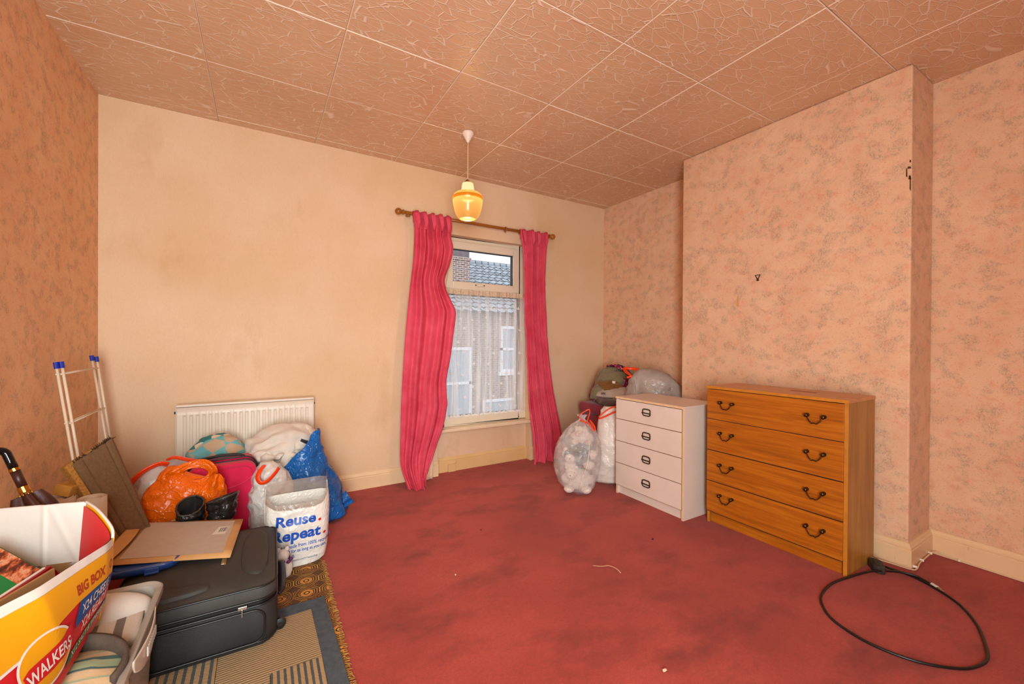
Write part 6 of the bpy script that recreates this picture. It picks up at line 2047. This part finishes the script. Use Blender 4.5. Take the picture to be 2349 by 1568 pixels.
mb = MB(); mb.tube([(x, -0.166 - 0.002 * math.sin(20 * x), 0.084) for x in np.linspace(-0.09, 0.27, 20)], 0.003, 6); mb.build('zip', simple('grey_zip', '#6A625C', 0.5, var=0), ZB, smooth=True)
mb = MB(); mb.box(-0.075, -0.035, -0.158, -0.150, 0.112, 0.128); mb.build('logo_patch', simple('dark_patch', '#5A4A44', 0.7, var=0.2, vscale=60), ZB)

magm = NT('magenta_floral_cotton')
mv_ = magm.voro(26); magm.base(magm.ramp(mv_.outputs['Distance'], [(0.20, '#C890A0'), (0.32, '#A81858'), (0.7, '#7A0C40')])); magm.rough(0.85)
khaki = cloth_mat('khaki_cotton', '#7C7050', '#8C8060', hue='#4A4430')
tan = cloth_mat('tan_suede_cloth', '#7E5220', '#946228', hue='#4A3014')
bark = cloth_mat('dark_green_wool', '#1E2A24', '#2C3A32')
heap = [((3.075, 3.095, 0.72), (0.165, 0.16, 0.19))]
base_h = sack('garment_heap', magm.m, None, [(0.577, -0.14, 0.14, -0.12, 0.12), (0.60, -0.225, 0.17, -0.16, 0.15), (0.66, -0.225, 0.17, -0.16, 0.15), (0.74, -0.175, 0.16, -0.15, 0.15), (0.83, -0.13, 0.14, -0.12, 0.12), (0.885, -0.06, 0.08, -0.05, 0.06), (0.905, -0.01, 0.02, -0.01, 0.01)], 51, 0.018, 7, 0.015, n=64, nv=30, loc=(3.075, 3.095, 0.0), rot=(0, 0, -0.78))
tag(base_h, 'magenta floral garment bundled in the middle of the clothes heap in the alcove corner', 'garment')
stk = lambda u, v: (3.03 + (u - 0.5) * 0.34 + 0.02 * math.sin(12 * v), 3.045 + (v - 0.5) * 0.34 + 0.02 * math.sin(15 * u), 0.95 + 0.03 * math.sin(13 * u + 6 * v))
XK = fold_more(drape(0.52, 0.50, 44, 42, stk, heap + [((2.97, 3.03, 0.66), (0.17, 0.12, 0.12))], 80, 8, floor=0.578, fric=0.9, walls=((0, 1, 3.272), (1, 1, 3.44))), 0.040, 4.0)
tag(cloth_obj('khaki_trousers', khaki, None, XK, 0.004), 'khaki green trousers thrown over the top of the clothes heap', 'trousers')
stt = lambda u, v: (2.965 + (u - 0.5) * 0.16 + 0.02 * math.sin(11 * v), 2.955 + (v - 0.5) * 0.22 + 0.02 * math.sin(13 * u), 0.90 + 0.03 * math.sin(12 * u + 5 * v))
XT = fold_more(drape(0.34, 0.28, 34, 32, stt, [((2.97, 3.03, 0.68), (0.20, 0.14, 0.145)), ((3.075, 3.095, 0.74), (0.18, 0.18, 0.20))], 60, 9, floor=0.62, fric=0.95), 0.026, 9.0)
tag(cloth_obj('suede_jacket', tan, None, XT, 0.005), 'tan brown jacket crumpled on the front of the clothes heap', 'jacket')
lbm = MB().box(-0.014, 0.014, -0.001, 0.001, -0.012, 0.012).build('care_label', simple('white_care_label', '#E6DED4', 0.6, var=0), None, loc=(2.905, 2.905, 0.800), rot=(-0.4, 0.1, -0.75))
tag(lbm, 'small white care label sticking out of the tan jacket', 'label')
stg = lambda u, v: (3.16 + (u - 0.5) * 0.20, 3.10 + (v - 0.5) * 0.18 + 0.015 * math.sin(14 * u), 0.99 + 0.02 * math.sin(13 * u + 6 * v))
XM = fold_more(drape(0.32, 0.28, 32, 28, stg, [((3.09, 3.09, 0.74), (0.20, 0.19, 0.205))], 60, 12, floor=0.70, fric=0.95, walls=((0, 1, 3.28),)), 0.022, 5.0)
tag(cloth_obj('floral_top', magm.m, None, XM, 0.004), 'magenta floral top draped over the back right of the clothes heap', 'garment')
stw = lambda u, v: (3.19 + (u - 0.5) * 0.14, 3.03 + (v - 0.5) * 0.14, 1.00 + 0.02 * math.sin(9 * u + 6 * v))
XW = fold_more(drape(0.22, 0.20, 22, 20, stw, [((3.09, 3.09, 0.745), (0.21, 0.20, 0.215))], 50, 15, floor=0.80, fric=0.95, walls=((0, 1, 3.285),)), 0.008, 6.0)
tag(cloth_obj('wool_scarf', bark, None, XW, 0.005), 'dark green woollen scarf on the back of the clothes heap', 'scarf')

# grey translucent sack on the blanket box
GS = thing('grey_translucent_sack', 'translucent grey sack of bedding with an orange tie, lying behind the white chest top', 'bin bag', (3.03, 2.50, 0.0), (0, 0, -0.875))
sack('body', M['grey_sack'], GS, [(0.577, -0.20, 0.22, -0.11, 0.10), (0.60, -0.245, 0.265, -0.145, 0.12), (0.70, -0.262, 0.262, -0.165, 0.13), (0.78, -0.255, 0.222, -0.155, 0.13), (0.85, -0.238, 0.162, -0.14, 0.12), (0.905, -0.205, 0.085, -0.11, 0.10), (0.940, -0.155, 0.0, -0.07, 0.07), (0.952, -0.10, -0.05, -0.02, 0.02)], 61, 0.014, 7, 0.010)
sack('bedding', cloth_mat('grey_bedding', '#8A7E76', '#A0948A', weave=90), GS, [(0.60, -0.19, 0.20, -0.10, 0.08), (0.70, -0.235, 0.235, -0.14, 0.10), (0.80, -0.22, 0.19, -0.125, 0.10), (0.87, -0.19, 0.11, -0.09, 0.08), (0.915, -0.13, 0.02, -0.04, 0.03)], 63, 0.020, 7, 0.012, n=60, nv=30)
sm = MB(); sm.tube(spline([(-0.19, -0.10, 0.885), (-0.175, -0.148, 0.82), (-0.165, -0.162, 0.74), (-0.14, -0.168, 0.66)], 20), 0.0022, 6); sm.build('side_seam', film('grey_sack_seam', '#DACEC4', 0.3), GS, smooth=True)
tie_loop(GS, [(-0.225, -0.05, 0.885), (-0.27, -0.03, 0.915), (-0.285, 0.0, 0.945), (-0.22, 0.02, 0.945), (-0.16, 0.0, 0.942)], 0.009)
tie_loop(GS, [(-0.28, 0.0, 0.94), (-0.24, -0.035, 0.905), (-0.215, -0.06, 0.885), (-0.255, -0.06, 0.868)], 0.008)

# ------------------------------------------------------------------ cables and small things
cabm = simple('black_cable_rubber', '#16100E', 0.4, var=0.1)
CA = thing('black_coaxial_cable', 'black coaxial cable lying in a loop on the carpet at the bottom right', 'cable', (0, 0, 0))
cp_ = [(2.905, 0.955), (2.870, 0.915), (2.842, 0.850), (2.846, 0.760), (2.809, 0.660), (2.726, 0.554), (2.600, 0.477), (2.475, 0.432), (2.366, 0.404), (2.283, 0.407), (2.189, 0.443), (2.099, 0.538), (2.065, 0.670), (2.104, 0.803), (2.200, 0.884), (2.291, 0.914), (2.419, 0.925), (2.560, 0.906), (2.700, 0.862), (2.800, 0.800), (2.840, 0.735), (2.828, 0.664)]
pts = spline([(x, y, 0.0075 + (0.010 if 18 <= i <= 20 else 0.0)) for i, (x, y) in enumerate(cp_)], 260)
MB().tube(pts, 0.0054, 10).build('cable', cabm, CA, smooth=True)
plm = simple('plug_nickel', '#D8CCC0', 0.2, 0.9, var=0)
e0, e1 = Vector((2.828, 0.664, 0.0085)), Vector((2.790, 0.612, 0.0085)); dv = (e1 - e0).normalized()
MB().tube([e0 - dv * 0.006, e0 + dv * 0.022], 0.0088, 14).build('plug_collar', simple('plug_white', '#E2D8CC', 0.35, var=0), CA)
MB().tube([e0 + dv * 0.022, e0 + dv * 0.042, e0 + dv * 0.043, e0 + dv * 0.060], [0.0068, 0.0068, 0.003, 0.003], 12).build('plug_tip', plm, CA)
AD = thing('plug_adaptor', 'dusty black plug adaptor on the carpet beside the oak chest', 'adaptor', (2.785, 0.868, 0.0), (0, 0, 0.55))
adm = simple('dusty_black_plastic', '#2C2824', 0.55, var=0.25, vscale=30)
mb = MB(); mb.prism([(-0.050, -0.024, 0), (0.030, -0.028, 0), (0.050, -0.012, 0), (0.050, 0.018, 0), (0.025, 0.030, 0), (-0.042, 0.026, 0), (-0.055, 0.008, 0)], (0, 0, 0.040)); mb.build('body', adm, AD, bevel=0.006, segs=3)
mb = MB(); mb.prism([(-0.032, -0.014, 0.040), (0.022, -0.016, 0.040), (0.028, 0.012, 0.040), (-0.028, 0.014, 0.040)], (0, 0, 0.0025)); mb.build('raised_face', adm, AD, bevel=0.0012)
for p in ((-0.012, 0.0), (0.010, -0.006), (0.010, 0.006)): MB().box(p[0] - 0.003, p[0] + 0.003, p[1] - 0.0012, p[1] + 0.0012, 0.0415, 0.0430).build('socket_slot', M['gasket'], AD)
WC = thing('white_phone_cable', 'thin cream phone cable clipped along the foot of the skirting round the chimney breast', 'cable', (0, 0, 0))
cream_c = simple('cream_cable', '#E2C49C', 0.45, var=0.05)
wp_ = [(2.830, 0.935, 0.030), (2.870, 0.900, 0.020), (2.915, 0.850, 0.006), (2.926, 0.775, 0.006), (2.948, 0.755, 0.010), (3.03, 0.763, 0.016), (3.13, 0.763, 0.020), (3.22, 0.763, 0.022), (3.262, 0.745, 0.020), (3.268, 0.69, 0.010), (3.268, 0.55, 0.006), (3.268, 0.2, 0.006), (3.268, -0.4, 0.006)]
MB().tube(spline(wp_, 120), 0.0032, 8).build('cable', cream_c, WC, smooth=True)
clipm = simple('white_cable_clip', '#F0E6D8', 0.4, var=0)
for (x, y, z, n_) in ((2.965, 0.765, 0.012, 'y'), (3.07, 0.766, 0.018, 'y'), (3.205, 0.766, 0.022, 'y'), (3.271, 0.665, 0.009, 'x'), (3.271, 0.43, 0.007, 'x')):
    mb = MB()
    if n_ == 'y': mb.box(x - 0.004, x + 0.004, y - 0.009, y + 0.008, z - 0.005, z + 0.007)
    else: mb.box(x - 0.009, x + 0.006, y - 0.004, y + 0.004, max(0.001, z - 0.005), z + 0.007)
    mb.build('clip', clipm, WC, bevel=0.0015)
# hook on the chimney breast
HK = thing('picture_hook', 'small brown triangular picture hook on the chimney breast wallpaper', 'hook', (XC - 0.001, 1.584, 1.645))
hkm = simple('rusty_brass', '#4A2C10', 0.5, 0.6, var=0.2, vscale=80)
mb = MB(); mb.tube([(-0.004, 0.016, 0.016), (-0.005, -0.016, 0.017), (-0.007, -0.003, -0.016)], 0.0042, 8, closed=True); mb.build('ring', hkm, HK)
mb = MB(); mb.box(-0.006, 0.0, -0.007, 0.007, -0.024, -0.008); mb.build('tab', hkm, HK, bevel=0.0015)
mb = MB(); mb.lathe([(0.004, 0), (0.0045, 0.003), (0.0, 0.005)], 10, M=Matrix.Translation((-0.005, 0, -0.015)) @ Matrix.Rotation(-PI / 2, 4, 'Y')); mb.build('nail', hkm, HK)
TP = MB(); TP.prism([(XC - 0.0015, 1.733, 1.455), (XC - 0.0015, 1.719, 1.455), (XC - 0.0015, 1.722, 1.522), (XC - 0.0015, 1.729, 1.530)], (0.0013, 0, 0)); TP.build('scraped_patch', simple('scraped_paper', '#D2985C', 0.8), ch)
# bits on the carpet
pp = MB(); pp.tube(spline([(1.512, 1.655, 0.004), (1.545, 1.625, 0.006), (1.575, 1.600, 0.012), (1.590, 1.560, 0.010), (1.588, 1.530, 0.003)], 24), 0.003, 6, flat=0.3)
tag(pp.build('paper_curl', simple('pale_paper_curl', '#DCA888', 0.7, var=0), None, smooth=True), 'curled sliver of pale paper on the middle of the carpet', 'paper scrap')
def crumb(name, label, cat, loc, sz, c, seed):
    mb = blob(MB(), (0, 0, 0), sz, seed, 0.5, 10, 7)
    o = mb.build(name, simple(name + '_stuff', c, 0.8, var=0.1), None, smooth=False, loc=(loc[0], loc[1], sz[2] * 0.9))
    tag(o, label, cat)
crumb('lint_scrap', 'pale cream lint scrap on the carpet near the bottom edge', 'lint', (1.259, 0.995), (0.010, 0.006, 0.004), '#E0B898', 3)
crumb('carpet_crumb', 'dark crumb on the carpet in front of the oak chest', 'crumb', (2.026, 1.695), (0.006, 0.005, 0.004), '#2A1610', 5)
crumb('carpet_crumb', 'tiny dark crumb on the open carpet left of centre', 'crumb', (1.190, 2.330), (0.006, 0.004, 0.003), '#3A1A12', 7)
crumb('lint_scrap', 'tiny white lint speck on the carpet between the sacks and the rug', 'lint', (0.85, 1.95), (0.004, 0.003, 0.003), '#E2C4B0', 9)
